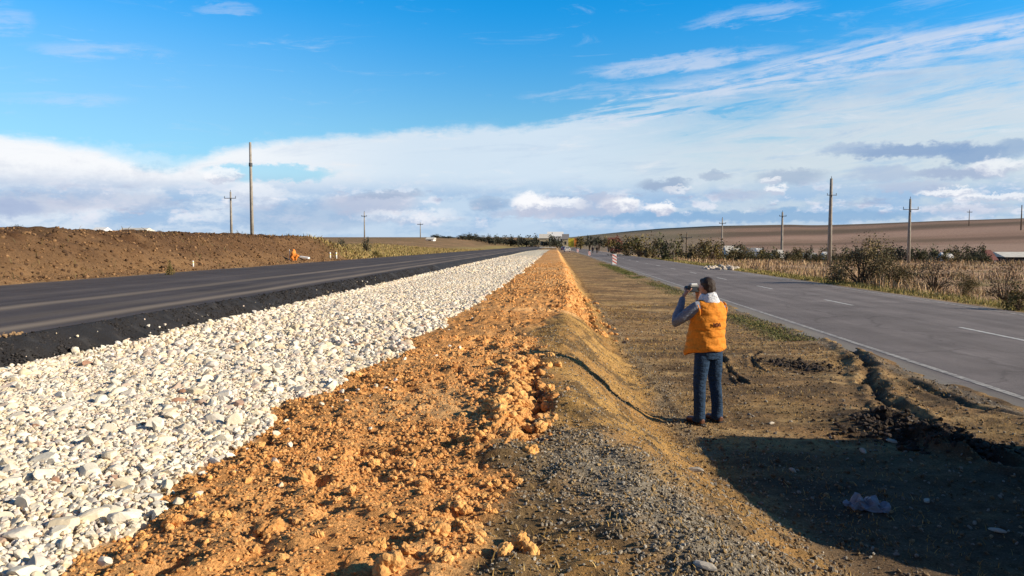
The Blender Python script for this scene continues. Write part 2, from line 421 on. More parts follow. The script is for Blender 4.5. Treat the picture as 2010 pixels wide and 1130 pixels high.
M_grass = attr_mat('dry_grass_blades', var=.15, scale=5, bmp=0, rough=.8)
M_leaf = attr_mat('leaves', var=.25, scale=3, bmp=0, rough=.75)
M_twig = simple('bark', (.10, .068, .045), .9, .35, 12, .6, 40)
M_conc = simple('weathered_concrete', (.30, .265, .225), .9, .25, 2.5, .4, 40)
M_wood = simple('weathered_wood', (.17, .12, .085), .9, .3, 3, .4, 40)
M_steel = simple('dull_steel', (.10, .10, .105), .55, .2, 8, metal=.6)
M_glassy = simple('glazed_insulator', (.05, .055, .06), .25, .1, 8, spec=.5)
M_white = simple('white_paint', (.75, .73, .70), .6, .12, 4)
M_wall = simple('pale_render', (.58, .54, .47), .85, .15, 1.5)
M_cream = simple('cream_render', (.55, .46, .30), .85, .15, 1.5)
M_grey = simple('grey_roof', (.20, .19, .19), .8, .25, 1.5)
M_redroof = simple('red_roof', (.20, .075, .06), .8, .25, 1.5)
M_win = simple('dark_window', (.03, .035, .045), .15, .1, 3, spec=.5)
M_red = simple('red_paint', (.58, .10, .065), .5, .1, 5)
M_yellow = simple('yellow_panel', (.80, .62, .06), .6, .1, 3)
M_orange = simple('orange_panel', (.80, .26, .04), .6, .15, 3)
M_blue = simple('blue_car_paint', (.035, .045, .13), .3, .1, 3, spec=.5)
M_dark = simple('dark_rubber', (.02, .02, .022), .8, .2, 6)
M_body = simple('dark_car_paint', (.04, .045, .05), .25, .05, 3, spec=.5)

# ------------------------------------------------------------------ object helpers
def tag(o, label=None, cat=None, group=None, kind=None):
    if label: o['label'] = label
    if cat: o['category'] = cat
    if group: o['group'] = group
    if kind: o['kind'] = kind
    return o
def empty(name, loc, rz=0, label=None, cat=None, group=None):
    o = bpy.data.objects.new(name, None); COL.objects.link(o)
    o.location = loc; o.rotation_euler = (0, 0, rz); o.empty_display_size = .2
    return tag(o, label, cat, group)
def np_mesh(name, V, FACES, mat, cols=None, smooth=False):
    """V (n,3); FACES (m,k) equal sized polygons"""
    me = bpy.data.meshes.new(name)
    V = np.ascontiguousarray(V, np.float32); FA = np.ascontiguousarray(FACES, np.int32)
    m, k = FA.shape
    me.vertices.add(len(V)); me.vertices.foreach_set('co', V.ravel())
    me.loops.add(m*k); me.loops.foreach_set('vertex_index', FA.ravel())
    me.polygons.add(m); me.polygons.foreach_set('loop_start', np.arange(0, m*k, k, dtype=np.int32))
    me.polygons.foreach_set('loop_total', np.full(m, k, np.int32))
    me.polygons.foreach_set('use_smooth', np.full(m, smooth, bool))
    me.update(calc_edges=True)
    if cols is not None:
        at_ = me.attributes.new('col', 'FLOAT_COLOR', 'POINT')
        cc = np.ones((len(V), 4), np.float32); cc[:, :3] = cols
        at_.data.foreach_set('color', cc.ravel())
    me.materials.append(mat)
    return me
def add(name, me, parent=None, loc=(0, 0, 0)):
    o = bpy.data.objects.new(name, me); COL.objects.link(o)
    o.location = loc
    if parent: o.parent = parent
    return o
def bm_obj(name, bm, mat, parent=None, smooth=False, loc=(0, 0, 0)):
    bmesh.ops.recalc_face_normals(bm, faces=bm.faces)
    me = bpy.data.meshes.new(name); bm.to_mesh(me); bm.free()
    for m in (mat if isinstance(mat, (list, tuple)) else [mat]): me.materials.append(m)
    if smooth:
        for p_ in me.polygons: p_.use_smooth = True
    return add(name, me, parent, loc)
def box(bm, c, s, rot=None):
    r = bmesh.ops.create_cube(bm, size=1)
    vs = r['verts']
    bmesh.ops.scale(bm, vec=s, verts=vs)
    if rot is not None: bmesh.ops.rotate(bm, cent=(0, 0, 0), matrix=rot, verts=vs)
    bmesh.ops.translate(bm, vec=c, verts=vs)
    return vs
def bevel_all(bm, w, seg=2):
    bmesh.ops.bevel(bm, geom=list(bm.edges), offset=w, segments=seg, affect='EDGES', profile=.5)
def tube(bm, pts, radii, n=12, up=None, cap=True):
    """rings along a path; a radius may be a pair (across, along up)"""
    pts = [Vector(p_) for p_ in pts]; rings = []
    for i, p_ in enumerate(pts):
        t = (pts[min(i+1, len(pts)-1)] - pts[max(i-1, 0)]).normalized()
        u = Vector(up) if up else (Vector((0, 0, 1)) if abs(t.z) < .9 else Vector((0, 1, 0)))
        s = t.cross(u).normalized(); w = s.cross(t).normalized()
        r = radii[i]; ra, rb = r if hasattr(r, '__len__') else (r, r)
        rings.append([bm.verts.new(p_ + s*(ra*math.cos(2*math.pi*k/n)) + w*(rb*math.sin(2*math.pi*k/n))) for k in range(n)])
    for a_, b_ in zip(rings[:-1], rings[1:]):
        for k in range(n):
            bm.faces.new((a_[k], a_[(k+1) % n], b_[(k+1) % n], b_[k]))
    if cap:
        bm.faces.new(rings[0][::-1]); bm.faces.new(rings[-1])
    return rings
def ball(bm, c, s, sub=2):
    r = bmesh.ops.create_icosphere(bm, subdivisions=sub, radius=1)
    bmesh.ops.scale(bm, vec=s if hasattr(s, '__len__') else (s, s, s), verts=r['verts'])
    bmesh.ops.translate(bm, vec=c, verts=r['verts'])
    return r['verts']
def copy_tree(root, loc, rz=0, scale=None, label=None, group=None):
    r = root.copy(); COL.objects.link(r); r.location = loc; r.rotation_euler = (0, 0, rz)
    if scale: r.scale = scale
    if label: r['label'] = label
    if group: r['group'] = group
    for ch in list(root.children):
        c_ = ch.copy(); COL.objects.link(c_); c_.parent = r
        for g in ch.children:
            d_ = g.copy(); COL.objects.link(d_); d_.parent = c_
    return r

# ------------------------------------------------------------------ ground object
nyy, nxx = GX.shape
idx = np.arange(nyy*nxx).reshape(nyy, nxx)
FQ = np.stack([idx[:-1, :-1], idx[:-1, 1:], idx[1:, 1:], idx[1:, :-1]], -1).reshape(-1, 4)
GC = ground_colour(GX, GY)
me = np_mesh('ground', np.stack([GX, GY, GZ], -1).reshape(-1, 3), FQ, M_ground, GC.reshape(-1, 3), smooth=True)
tag(add('ground', me), 'bare earth verge, orange loam bank, fields and low hills', kind='structure')

# ------------------------------------------------------------------ roads
def strip(name, sect, ys, mat, zfun, cols=None, jit=None, smooth=True):
    sx = np.array([s[0] for s in sect]); sz = np.array([s[1] for s in sect])
    X, Y = np.meshgrid(sx, ys); Z = np.meshgrid(sz, ys)[0] + zfun(Y)
    if jit is not None: X, Z = jit(X, Y, Z)
    n_y, n_x = X.shape; ii = np.arange(n_y*n_x).reshape(n_y, n_x)
    fq = np.stack([ii[:-1, :-1], ii[:-1, 1:], ii[1:, 1:], ii[1:, :-1]], -1).reshape(-1, 4)
    cc = None if cols is None else cols(X, Y).reshape(-1, 3)
    return np_mesh(name, np.stack([X, Y, Z], -1).reshape(-1, 3), fq, mat, cc, smooth)
ry = [-70, -40, -20, -10, -5]
while ry[-1] < 3: ry.append(ry[-1]+1)
while ry[-1] < 440: ry.append(ry[-1]+max(.06, .008*ry[-1]))
ry = np.array(ry)
def jn(X, Y, Z):
    e = np.abs(X+ROAD_L1) < .02
    lft_ = np.abs(X-ROAD_L0) < .02
    X = X + e*(.03*fbm(X*0, Y, .5, 3, 81)+.03*fbm(X*0, Y, 3, 2, 82)) + lft_*(.15*fbm(X*0, Y, 1.2, 3, 83))
    Z = Z + .012*fbm(X, Y, 3, 2, 84)
    return X, Z
me = strip('new_road', [(x_, 1.0) for x_ in (ROAD_L0, -15.5, -13.5, -12, -10.5, -9, -8, ROAD_L1)], ry, M_new, tilt, jit=jn)
tag(add('new_road', me), 'freshly laid dark asphalt carriageway on the left', kind='structure')
def js(X, Y, Z):
    k = np.clip((X-ROAD_L1)/.8, 0, 1)
    X = X + (.03*fbm(X*0, Y, .5, 3, 81)+.03*fbm(X*0, Y, 3, 2, 82)) + k*(.10*fbm(X, Y, .35, 3, 85)+.06*fbm(X*0, Y, 1.5, 2, 86))
    Z = Z + np.sin(k*math.pi)*(.03*fbm(X, Y, .12, 3, 87)) + .012*fbm(X*0+ROAD_L1, Y, 3, 2, 84)*(1-k)
    return X, Z
sect = [(ROAD_L1, 1.0), (-7.12, .995)] + [(-7.12+.06*i, .995-.045*i+.02*math.sin(i/8*math.pi)) for i in range(1, 14)]
me = strip('road_base_layer', sect, ry, M_base, tilt, jit=js,
           cols=lambda X, Y: np.ones(X.shape+(3,))*np.array([.022, .019, .018])*(1+.3*fbm(X, Y, .4, 3, 88))[..., None] + sst(.35, .55, fbm(X, Y, .18, 3, 89))[..., None]*np.array([.02, .018, .016]))
tag(add('road_base_layer', me), 'black crumbly side of the new asphalt layer', kind='structure')
def jo(X, Y, Z):
    e = np.abs(X-ROAD_R0) < .02; e2 = np.abs(X-ROAD_R1) < .02
    X = X + e*(.10*fbm(X*0, Y, .6, 4, 91)) + e2*.12*fbm(X*0, Y, .8, 3, 92)
    Z = Z - e*.02 - e2*.02
    return X, Z
def crown(x_): return .05 + .03*(1-((x_-10.5)/4.5)**2)
OS = [(x_, crown(x_)) for x_ in (ROAD_R0, 6.3, 7.5, 9, 10.5, 12, 13.5, 14.7, ROAD_R1)]
me = strip('old_road', OS, ry, M_old, tilt, jit=jo)
tag(add('old_road', me), 'worn grey two lane road on the right', kind='structure')
def rz_old(x_): return np.interp(x_, [s[0] for s in OS], [s[1] for s in OS])
def marking(xc, w, y0, y1, name, mat=M_paint):
    yy = [y for y in ry if y0 < y < y1]; yy = np.array([y0]+yy+[y1])
    sec = [(xc-w/2, rz_old(xc-w/2)+.005), (xc+w/2, rz_old(xc+w/2)+.005)]
    return strip(name, sec, yy, mat, tilt)
M_line, nt, b = nodes_mat('worn_road_paint')
n = tex_noise(nt, 7, 6, .75, geo_pos(nt)); w_ = ramp(nt, n.outputs[0], [(.42, 0), (.60, 1)])
link(nt, mixcol(nt, (.19, .165, .145), (.44, .40, .34), fac=w_.outputs[0]), b.inputs['Base Color']); b.inputs['Roughness'].default_value = .75
tag(add('edge_line', marking(6.55, .13, -60, 300, 'edge_line', M_line)), 'worn white edge line along the verge side of the old road', kind='structure')
tag(add('edge_line', marking(14.25, .13, -60, 300, 'edge_line', M_line)), 'worn white edge line along the field side of the old road', kind='structure')
yd = 19.0-9.9*2
k_ = 0
while yd < 220:
    tag(add('lane_dash', marking(10.4, .12, yd-1.6, yd+1.2, 'lane_dash', M_paint)), 'white dash of the centre line on the old road', group='centre line dashes', kind='structure')
    yd += 9.9

# ------------------------------------------------------------------ stones, clods, gravel
def rock_variants(n, sub, planes=9, flat=.75, seed=1, lump=.12):
    rg = np.random.default_rng(seed); out = []
    for i in range(n):
        bm = bmesh.new(); bmesh.ops.create_icosphere(bm, subdivisions=sub, radius=1)
        V = np.array([v.co[:] for v in bm.verts]); Fc = np.array([[v.index for v in f.verts] for f in bm.faces]); bm.free()
        for _ in range(planes):
            d = rg.normal(size=3); d /= np.linalg.norm(d); h = rg.uniform(.38, .8)
            s = V @ d; over = np.maximum(s-h, 0); V = V - over[:, None]*d*.93
        V *= 1+lump*rg.uniform(-1, 1, (len(V), 1))
        V *= np.array([1.12, rg.uniform(.6, .95), flat*rg.uniform(.75, 1.1)])
        out.append((V, Fc))
    return out
def rot_mats(n, tiltmax=.5):
    a_ = RNG.uniform(0, 2*math.pi, n); t1 = RNG.uniform(-tiltmax, tiltmax, n); t2 = RNG.uniform(-tiltmax, tiltmax, n)
    ca, sa = np.cos(a_), np.sin(a_)
    Rz = np.zeros((n, 3, 3)); Rz[:, 0, 0] = ca; Rz[:, 0, 1] = -sa; Rz[:, 1, 0] = sa; Rz[:, 1, 1] = ca; Rz[:, 2, 2] = 1
    Rx = np.zeros((n, 3, 3)); Rx[:, 0, 0] = 1; Rx[:, 1, 1] = np.cos(t1); Rx[:, 1, 2] = -np.sin(t1); Rx[:, 2, 1] = np.sin(t1); Rx[:, 2, 2] = np.cos(t1)
    Ry = np.zeros((n, 3, 3)); Ry[:, 1, 1] = 1; Ry[:, 0, 0] = np.cos(t2); Ry[:, 0, 2] = np.sin(t2); Ry[:, 2, 0] = -np.sin(t2); Ry[:, 2, 2] = np.cos(t2)
    return Rx @ Ry @ Rz
def scatter_mesh(name, pos, size, variants, mat, cols, tiltmax=.5):
    n = len(pos); R = rot_mats(n, tiltmax); which = RNG.integers(0, len(variants), n)
    VV, FF, CC = [], [], []; off = 0
    for vi, (V, Fc) in enumerate(variants):
        s = np.where(which == vi)[0]
        if not len(s): continue
        W = np.einsum('nij,vj->nvi', R[s], V)*size[s][:, None, None] + pos[s][:, None, :]
        VV.append(W.reshape(-1, 3)); nv = len(V)
        FF.append((Fc[None]+ (off+np.arange(len(s))*nv)[:, None, None]).reshape(-1, Fc.shape[1])); off += nv*len(s)
        CC.append(np.repeat(cols[s], nv, 0))
    return np_mesh(name, np.concatenate(VV), np.concatenate(FF), mat, np.concatenate(CC))
def in_view(pos, m=0.0):
    d = np.asarray(RM.transposed()) @ (pos-np.array([0, 0, HC])).T
    u = d[0]/-d[2]*F+CX; v = CY-d[1]/-d[2]*F
    return (d[2] < 0) & (u > -m) & (u < 2010+m) & (v > -m) & (v < 1130+m), -d[2]
def jgrid(x0, x1, y0, y1, s):
    gx, gy = np.meshgrid(np.arange(x0, x1, s), np.arange(y0, y1, s))
    gx = gx.ravel() + RNG.uniform(-.5, .5, gx.size)*s; gy = gy.ravel() + RNG.uniform(-.5, .5, gy.size)*s
    return gx, gy
def ground_normal_lift(x, y): return ground_z(x, y)
def pick_individuals(pos, size, n):
    vis, dep = in_view(pos, 30)
    score = np.where(vis, size/np.maximum(dep, .1), 0)
    sel = np.argsort(-score)[:n]
    m = np.zeros(len(pos), bool); m[sel] = True
    return m
def individuals(name, pos, size, variants, mat, label, cat, group, tiltmax=.5):
    meshes = []
    for V, Fc in variants: meshes.append(np_mesh(name, V, Fc, mat))
    R = rot_mats(len(pos), tiltmax)
    for i in range(len(pos)):
        o = bpy.data.objects.new(name, meshes[i % len(meshes)]); COL.objects.link(o)
        o.location = pos[i]; o.scale = (size[i],)*3
        o.rotation_euler = Matrix(R[i].tolist()).to_euler()
        tag(o, label, cat, group)

ROCK2 = rock_variants(14, 2, 9, .75, 3, .02)
ROCK1 = rock_variants(8, 1, 3, .75, 4, .12)
ROCK3 = rock_variants(14, 3, 10, .75, 5, .006)
STC = np.array([[.73, .63, .47], [.78, .69, .54], [.69, .57, .39], [.75, .67, .55], [.62, .56, .48], [.74, .58, .39], [.71, .56, .44]])
def stone_field(x, y, layer):
    st, orr = masks(x, y); k = st > RNG.uniform(.2, .8, len(x))
    return k
# near stones
layers = []
for s, lo, hi, y0, y1 in ((.066, .024, .058, 2.2, 16), (.21, .055, .105, 2.2, 20)):
    x, y = jgrid(-6.9, -1.6, y0, y1, s)
    k = stone_field(x, y, 0); x, y = x[k], y[k]
    sz = lo+(hi-lo)*RNG.power(1.0/1.6, len(x))
    pos = np.stack([x, y, ground_z(x, y)+sz*.12+.015*RNG.random(len(x))], -1)
    layers.append((pos, sz))
FX, FY = jgrid(-6.9, -1.6, 2.2, 10, .034); k = stone_field(FX, FY, 0); FX, FY = FX[k], FY[k]
FS = .010+.018*RNG.random(len(FX))
# strays on the black slope and in the loam
x = -6.4-.6*RNG.random(150)**2.5; y = RNG.uniform(3, 30, 150); sz = .008+.03*RNG.random(150)**2.5
bz = np.interp(x, [-7.1, -6.3], [.99, .62])+tilt(y)
layers.append((np.stack([x, y, bz+.012], -1), sz))
x = RNG.uniform(-2.4, -1.2, 420); y = RNG.uniform(3, 16, 420); sz = RNG.uniform(.012, .045, 420)
k = RNG.random(420) < np.exp(-(x+2.4)/.35); x, y, sz = x[k], y[k], sz[k]
layers.append((np.stack([x, y, ground_z(x, y)+sz*.3], -1), sz))
pos = np.concatenate([l_[0] for l_ in layers]); sz = np.concatenate([l_[1] for l_ in layers])
big = pick_individuals(pos, sz, 300)
individuals('white_stone', pos[big], sz[big], ROCK3, M_stone_i, 'pale limestone rock among the large stones in the near part of the white stone band', 'rock', 'large white rocks nearest the viewer', .7)
pos, sz = pos[~big], sz[~big]
cc = STC[RNG.integers(0, len(STC), len(pos))]*RNG.uniform(.85, 1.08, (len(pos), 1))
rare = RNG.random(len(pos)); cc[rare < .005] = [.34, .19, .12]; cc[(rare > .005) & (rare < .03)] = [.42, .37, .33]
tag(add('white_stones', scatter_mesh('white_stones', pos, sz, ROCK2, M_stone, cc, .5)), 'band of crushed white limestone beside the new road', 'stones', kind='stuff')
cc = STC[RNG.integers(0, len(STC), len(FX))]*RNG.uniform(.85, 1.06, (len(FX), 1))
tag(add('white_stone_chips', scatter_mesh('white_stone_chips', np.stack([FX, FY, ground_z(FX, FY)+FS*.5+.012], -1), FS, ROCK1, M_stone, cc, .8)), 'fine pale chips filling the gaps of the white stone band', 'stones', kind='stuff')
# middle and far stones
PX, SZ = [], []
for s, lo, hi, y0, y1 in ((.085, .035, .075, 16, 40), (.2, .06, .12, 40, 100)):
    x, y = jgrid(-6.9, -1.2, y0, y1, s); k = stone_field(x, y, 0); x, y = x[k], y[k]
    z_ = RNG.uniform(lo, hi, len(x)); PX.append(np.stack([x, y, ground_z(x, y)+z_*.2], -1)); SZ.append(z_)
pos = np.concatenate(PX); sz = np.concatenate(SZ)
cc = STC[RNG.integers(0, len(STC), len(pos))]*RNG.uniform(.85, 1.08, (len(pos), 1))
tag(add('far_white_stones', scatter_mesh('far_white_stones', pos, sz, ROCK1, M_stone, cc, .7)), 'crushed white limestone band running to the distance', 'stones', kind='stuff')

n = 16000; k_ = RNG.random(n); x = ROAD_L1+.02+.74*k_; y = 4+RNG.random(n)**1.6*40; z_ = .006+.022*RNG.random(n)**2.4
zz = 1.0-.585*np.clip((x-ROAD_L1-.03)/.78, 0, 1)+tilt(y)+.02*np.sin(k_*math.pi)
cc = np.array([[.024, .021, .020]])*RNG.uniform(.5, 2.6, (n, 1))
tag(add('asphalt_crumbs', scatter_mesh('asphalt_crumbs', np.stack([x, y, zz], -1), z_, ROCK1, M_clod, cc, .8)), 'black asphalt crumbs on the side of the new road layer', 'asphalt', kind='stuff')
# loam clods

def lumps(n, sub, seed, amp=.42):
    rg = np.random.default_rng(seed); out = []
    for i in range(n):
        bm = bmesh.new(); bmesh.ops.create_icosphere(bm, subdivisions=sub, radius=1)
        V = np.array([v.co[:] for v in bm.verts]); Fc = np.array([[v.index for v in f.verts] for f in bm.faces]); bm.free()
        o_ = rg.uniform(0, 50, 3)
        r_ = 1+amp*fbm(V[:, 0]+.7*V[:, 2]+o_[0], V[:, 1]-.6*V[:, 2]+o_[1], 1.1, 2, i)+amp*.55*fbm(V[:, 0]-V[:, 2]+o_[1], V[:, 1]+.8*V[:, 2]+o_[2], .38, 3, i+50)
        V = V*r_[:, None]*np.array([1, rg.uniform(.7, 1), rg.uniform(.55, .85)]); out.append((V, Fc))
    return out
CLOD = lumps(12, 2, 8); CLOD3 = lumps(12, 4, 9, .5)
OC = np.array([[.68, .328, .105], [.75, .395, .145], [.58, .262, .085], [.70, .35, .12]])
# clods on the cut bank, spilled earth on the new road edge
n = 9000; y = 14+RNG.random(n)**1.2*62; x = RNG.uniform(-20.8, -16.7, n); z_ = .015+.07*RNG.random(n)**3
xb_ = RNG.normal(-7.25, .12, 160); yb_ = RNG.uniform(7.6, 9.9, 160); zb_ = .008+.03*RNG.random(160)**2
cc = np.array([[.125, .068, .034], [.17, .095, .045], [.22, .125, .06], [.08, .045, .025]])[RNG.integers(0, 4, n)]*RNG.uniform(.7, 1.4, (n, 1))
P1 = np.stack([x, y, ground_z(x, y)+z_*.2], -1); P2 = np.stack([xb_, yb_, 1.0+tilt(yb_)+zb_*.3], -1)
tag(add('bank_clods', scatter_mesh('bank_clods', np.concatenate([P1, P2]), np.concatenate([z_, zb_]), lumps(8, 2, 77), M_clod, np.concatenate([cc, np.tile([[.30, .19, .10]], (160, 1))]), .6)), 'loose brown clods on the cut bank', 'earth', kind='stuff')
PX, SZ = [], []
for s, lo, hi, y0, y1, pw in ((.03, .004, .011, 2.2, 6.2, 1.), (.045, .006, .015, 2.2, 9, 1.), (.06, .009, .026, 2.2, 12, 1.), (.19, .018, .036, 2.2, 22, .8), (.85, .035, .065, 2.2, 40, .6), (.20, .02, .05, 18, 60, 1.)):
    x, y = jgrid(-3.0, 1.4, y0, y1, s); st, orr = masks(x, y); k = orr > RNG.uniform(.25, .95, len(x))
    k &= (fbm(x, y, .8, 3, 33) > RNG.uniform(-.6, .35, len(x))) | ((s < .05) & (fbm(x, y, .55, 3, 37) > RNG.uniform(-.75, .25, len(x))))
    x, y = x[k], y[k]; z_ = lo+(hi-lo)*RNG.power(pw, len(x))
    PX.append(np.stack([x, y, ground_z(x, y)+z_*.15], -1)); SZ.append(z_)
# crumbled lumps along the broken right edge of the heap
for TR, n_, wd, lo, hi in ((TRENCH, 420, .16, .012, .06), (TRENCH2, 420, .30, .02, .075)):
    t = RNG.random(n_)*(len(TR)-1); i = t.astype(int); f_ = t-i; T = np.array(TR)
    x = T[i, 0]*(1-f_)+T[i+1, 0]*f_ - .12 + RNG.normal(0, wd, n_); y = T[i, 1]*(1-f_)+T[i+1, 1]*f_ + RNG.normal(0, .2, n_)
    z_ = lo+(hi-lo)*RNG.power(.6, n_)
    PX.append(np.stack([x, y, ground_z(x, y)+z_*.2], -1)); SZ.append(z_)
# a few hand placed big lumps seen in front
bl = [(980,810,.13), (1000,845,.09), (955,800,.09), (1010,800,.08), (1020,1060,.13), (1040,1075,.10), (990,1085,.09), (760,1110,.14), (530,1025,.15), (860,1055,.09),
      (800,1085,.08), (735,890,.10), (390,1075,.10), (690,960,.08), (830,940,.08), (905,1000,.07), (620,900,.08), (1120,545,.12), (1148,572,.12)]
q_ = [at(p_, r_, .78) for p_, r_, _ in bl]
x = np.array([v.x for v in q_]); y = np.array([v.y for v in q_]); z_ = np.array([v[2] for v in bl])*.5
PX.append(np.stack([x, y, ground_z(x, y)+z_*.3], -1)); SZ.append(z_)
pos = np.concatenate(PX); sz = np.concatenate(SZ)
big = pick_individuals(pos, sz, 300)
individuals('earth_clod', pos[big], sz[big], CLOD3, M_clod_i, 'orange loam clod among the large lumps on the orange earth heap', 'clod', 'large orange earth clods', .6)
pos, sz = pos[~big], sz[~big]
cc = OC[RNG.integers(0, len(OC), len(pos))]*RNG.uniform(.75, 1.1, (len(pos), 1))
tag(add('earth_clods', scatter_mesh('earth_clods', pos, sz, CLOD, M_clod, cc, .6)), 'crumbled orange loam covering the heap', 'earth', kind='stuff')

# gravel on the mound and verge
PX, SZ, CC = [], [], []
GVC = np.array([[.30, .25, .185], [.24, .195, .14], [.38, .33, .26], [.36, .24, .11], [.18, .135, .085]])
x = RNG.uniform(-.6, 2.6, 110000); y = 2.3+RNG.random(110000)**1.5*11
st, orr = masks(x, y)
gvd = np.exp(-((x-(.15+(5.2-y)*.42))/.45)**2)*(1-sst(5.3, 6.6, y))*1.3 + .14*(x < 1.9) + .08
k = (orr < .4) & (RNG.random(110000) < gvd); x, y = x[k], y[k]
z_ = .004+.011*RNG.random(len(x))**2.6
PX.append(np.stack([x, y, ground_z(x, y)+z_*.3], -1)); SZ.append(z_); CC.append(GVC[RNG.integers(0, 5, len(x))]*RNG.uniform(.7, 1.25, (len(x), 1)))
x = RNG.uniform(1.3, 6.1, 16000); y = 3+RNG.random(16000)**1.3*22; z_ = .005+.018*RNG.random(len(x))**2.5*1.2
PX.append(np.stack([x, y, ground_z(x, y)+z_*.3], -1)); SZ.append(z_)
CC.append(np.array([[.20, .14, .075], [.26, .18, .10], [.12, .085, .05], [.25, .22, .18]])[RNG.integers(0, 4, len(x))]*RNG.uniform(.7, 1.25, (len(x), 1)))
# dark crumbs of the dug soil
for PTS, n_, w_d in ((DUG, 900, .32), (BURN, 300, .25)):
    T = np.array(PTS); t = RNG.random(n_)*(len(T)-1); i = t.astype(int); f_ = t-i
    x = T[i, 0]*(1-f_)+T[i+1, 0]*f_+RNG.normal(0, w_d, n_); y = T[i, 1]*(1-f_)+T[i+1, 1]*f_+RNG.normal(0, w_d*.6, n_)
    z_ = .012+.05*RNG.random(n_)**2.5
    PX.append(np.stack([x, y, ground_z(x, y)+z_*.2], -1)); SZ.append(z_); CC.append(np.array([[.045, .033, .025]])*RNG.uniform(.6, 1.8, (n_, 1)))
ROCK0 = rock_variants(8, 1, 4, .7, 9, .18)
tag(add('gravel', scatter_mesh('gravel', np.concatenate(PX), np.concatenate(SZ), ROCK0, M_clod, np.concatenate(CC), .8)), 'grey brown gravel and crumbs on the mound and verge', 'gravel', kind='stuff')

# single pale stones lying on the verge
for (p_, q, s, lb) in ((1695, 888, .055, 'pale stone lying in the shade below the man'), (1557, 925, .045, 'small pale stone in the left part of the broad shadow'),
                       (1515, 832, .04, 'white stone on the sunlit dirt right of the man'), (1752, 868, .06, 'pale stone at the edge of the broad shadow beside the dug soil'),
                       (1960, 1045, .05, 'pale stone in the shade near the lower right corner'), (1820, 985, .04, 'grey stone beside the plastic bag'), (1388, 1118, .045, 'flat grey stone lying on the gravel at the lower edge'),
                       (1360, 905, .07, 'tan earth lump on the mound edge above the shadow')):
    v = at(p_, q, .1 if p_ > 1400 else .45); v = at(p_, q, gz(v.x, v.y)); v = at(p_, q, gz(v.x, v.y))
    V, Fc = ROCK2[(p_*7) % 14]
    o = add('stone', np_mesh('stone', V*np.array([1.3, .9, .7]), Fc, M_stone, np.tile(np.array([[.42, .37, .30]]), (len(V), 1))), loc=(v.x, v.y, gz(v.x, v.y)+s*.3))
    o.scale = (s, s, s); o.rotation_euler = (0, 0, p_); tag(o, lb, 'stone')

# plastic bag
v = at(1705, 988, 0)
bm = bmesh.new(); bmesh.ops.create_icosphere(bm, subdivisions=4, radius=1)
V = np.array([w.co[:] for w in bm.verts])
rr_ = 1+.55*fbm(V[:, 0]+V[:, 2], V[:, 1]+3, .7, 4, 101)+.25*(1-np.abs(fbm(V[:, 0]*1.3, V[:, 1]-V[:, 2], .3, 3, 102)))
for w, r_ in zip(bm.verts, rr_): w.co *= r_; w.co = Vector((w.co.x*.12+.05*w.co.y+.02*math.sin(w.co.y*7), w.co.y*.075+.015*math.sin(w.co.x*9), max(w.co.z, -.35)*.05*(1+.7*math.sin(w.co.x*6+w.co.y*4))))
M_bag = simple('thin_plastic', (.21, .24, .29), .4, .15, 12, spec=.5)
bag = bm_obj('plastic_bag', bm, M_bag, smooth=False, loc=(v.x, v.y, gz(v.x, v.y)+.02)); bag.rotation_euler = (0, 0, -.5)
tag(bag, 'crumpled pale blue plastic bag lying in the broad shadow', 'plastic bag')

# ------------------------------------------------------------------ grass and reeds
def blades(name, x, y, h, w, cols, label, lean=.35):
    n = len(x); z = ground_z(x, y)-.01
    a_ = RNG.uniform(0, math.pi, n); l1 = RNG.normal(0, lean, n)*h; l2 = RNG.normal(0, lean, n)*h
    dx, dy = np.cos(a_)*w/2, np.sin(a_)*w/2
    A = np.stack([x-dx, y-dy, z], -1); B = np.stack([x+dx, y+dy, z], -1)
    C1 = np.stack([x+dx*.7+l1*.45, y+dy*.7+l2*.45, z+h*.6], -1); C0 = np.stack([x-dx*.7+l1*.45, y-dy*.7+l2*.45, z+h*.6], -1)
    T = np.stack([x+l1, y+l2, z+h*.97], -1); T2 = T + np.stack([dx*.3, dy*.3, h*0], -1)
    V = np.stack([A, B, C1, C0, T2, T], 1).reshape(-1, 3)
    i = np.arange(n)*6
    FA = np.concatenate([np.stack([i, i+1, i+2, i+3], -1), np.stack([i+3, i+2, i+4, i+5], -1)])
    me_ = np_mesh(name, V, FA, M_grass, np.repeat(cols, 6, 0))
    return tag(add(name, me_), label, name.replace('_', ' '), kind='stuff')
def pal(n, P_, var=.3): 
    P_ = np.array(P_); return P_[RNG.integers(0, len(P_), n)]*RNG.uniform(1-var, 1+var, (n, 1))
# dry stubble on the mound and verge
n = 42000; x = RNG.uniform(-.5, 5.9, n); y = 2.6+RNG.random(n)**1.25*26
st, orr = masks(x, y); d = fbm(x, y, 1.0, 4, 111)
mound = (x < 1.7)
k = (orr < .3) & (d+RNG.normal(0, .2, n) > np.where(mound, -.15, .2)); x, y = x[k], y[k]
blades('dry_stubble', x, y, RNG.uniform(.015, .055, len(x)), RNG.uniform(.004, .009, len(x))*np.maximum(1, y/9), pal(len(x), [[.46, .28, .085], [.38, .23, .075], [.52, .36, .14], [.26, .17, .055]]), 'short dry stubble on the mound and verge', .6)
# green fringe at the old road
n = 20000; x = RNG.normal(5.5, .3, n); y = 17.5+RNG.random(n)**1.4*75
k = (fbm(x, y*.4, 2.2, 3, 70)+RNG.normal(0, .12, n) > -.02) & (x < 6.1) & (((y < 24) & (RNG.random(n) < .8)) | (y > 30)); x, y = x[k], y[k]
blades('road_edge_grass', x, y, RNG.uniform(.02, .07, len(x)), RNG.uniform(.012, .022, len(x))*np.maximum(1, y/25), pal(len(x), [[.10, .12, .035], [.15, .145, .045], [.26, .22, .08], [.08, .10, .03]]), 'green and yellow grass fringe along the old road edge', .5)
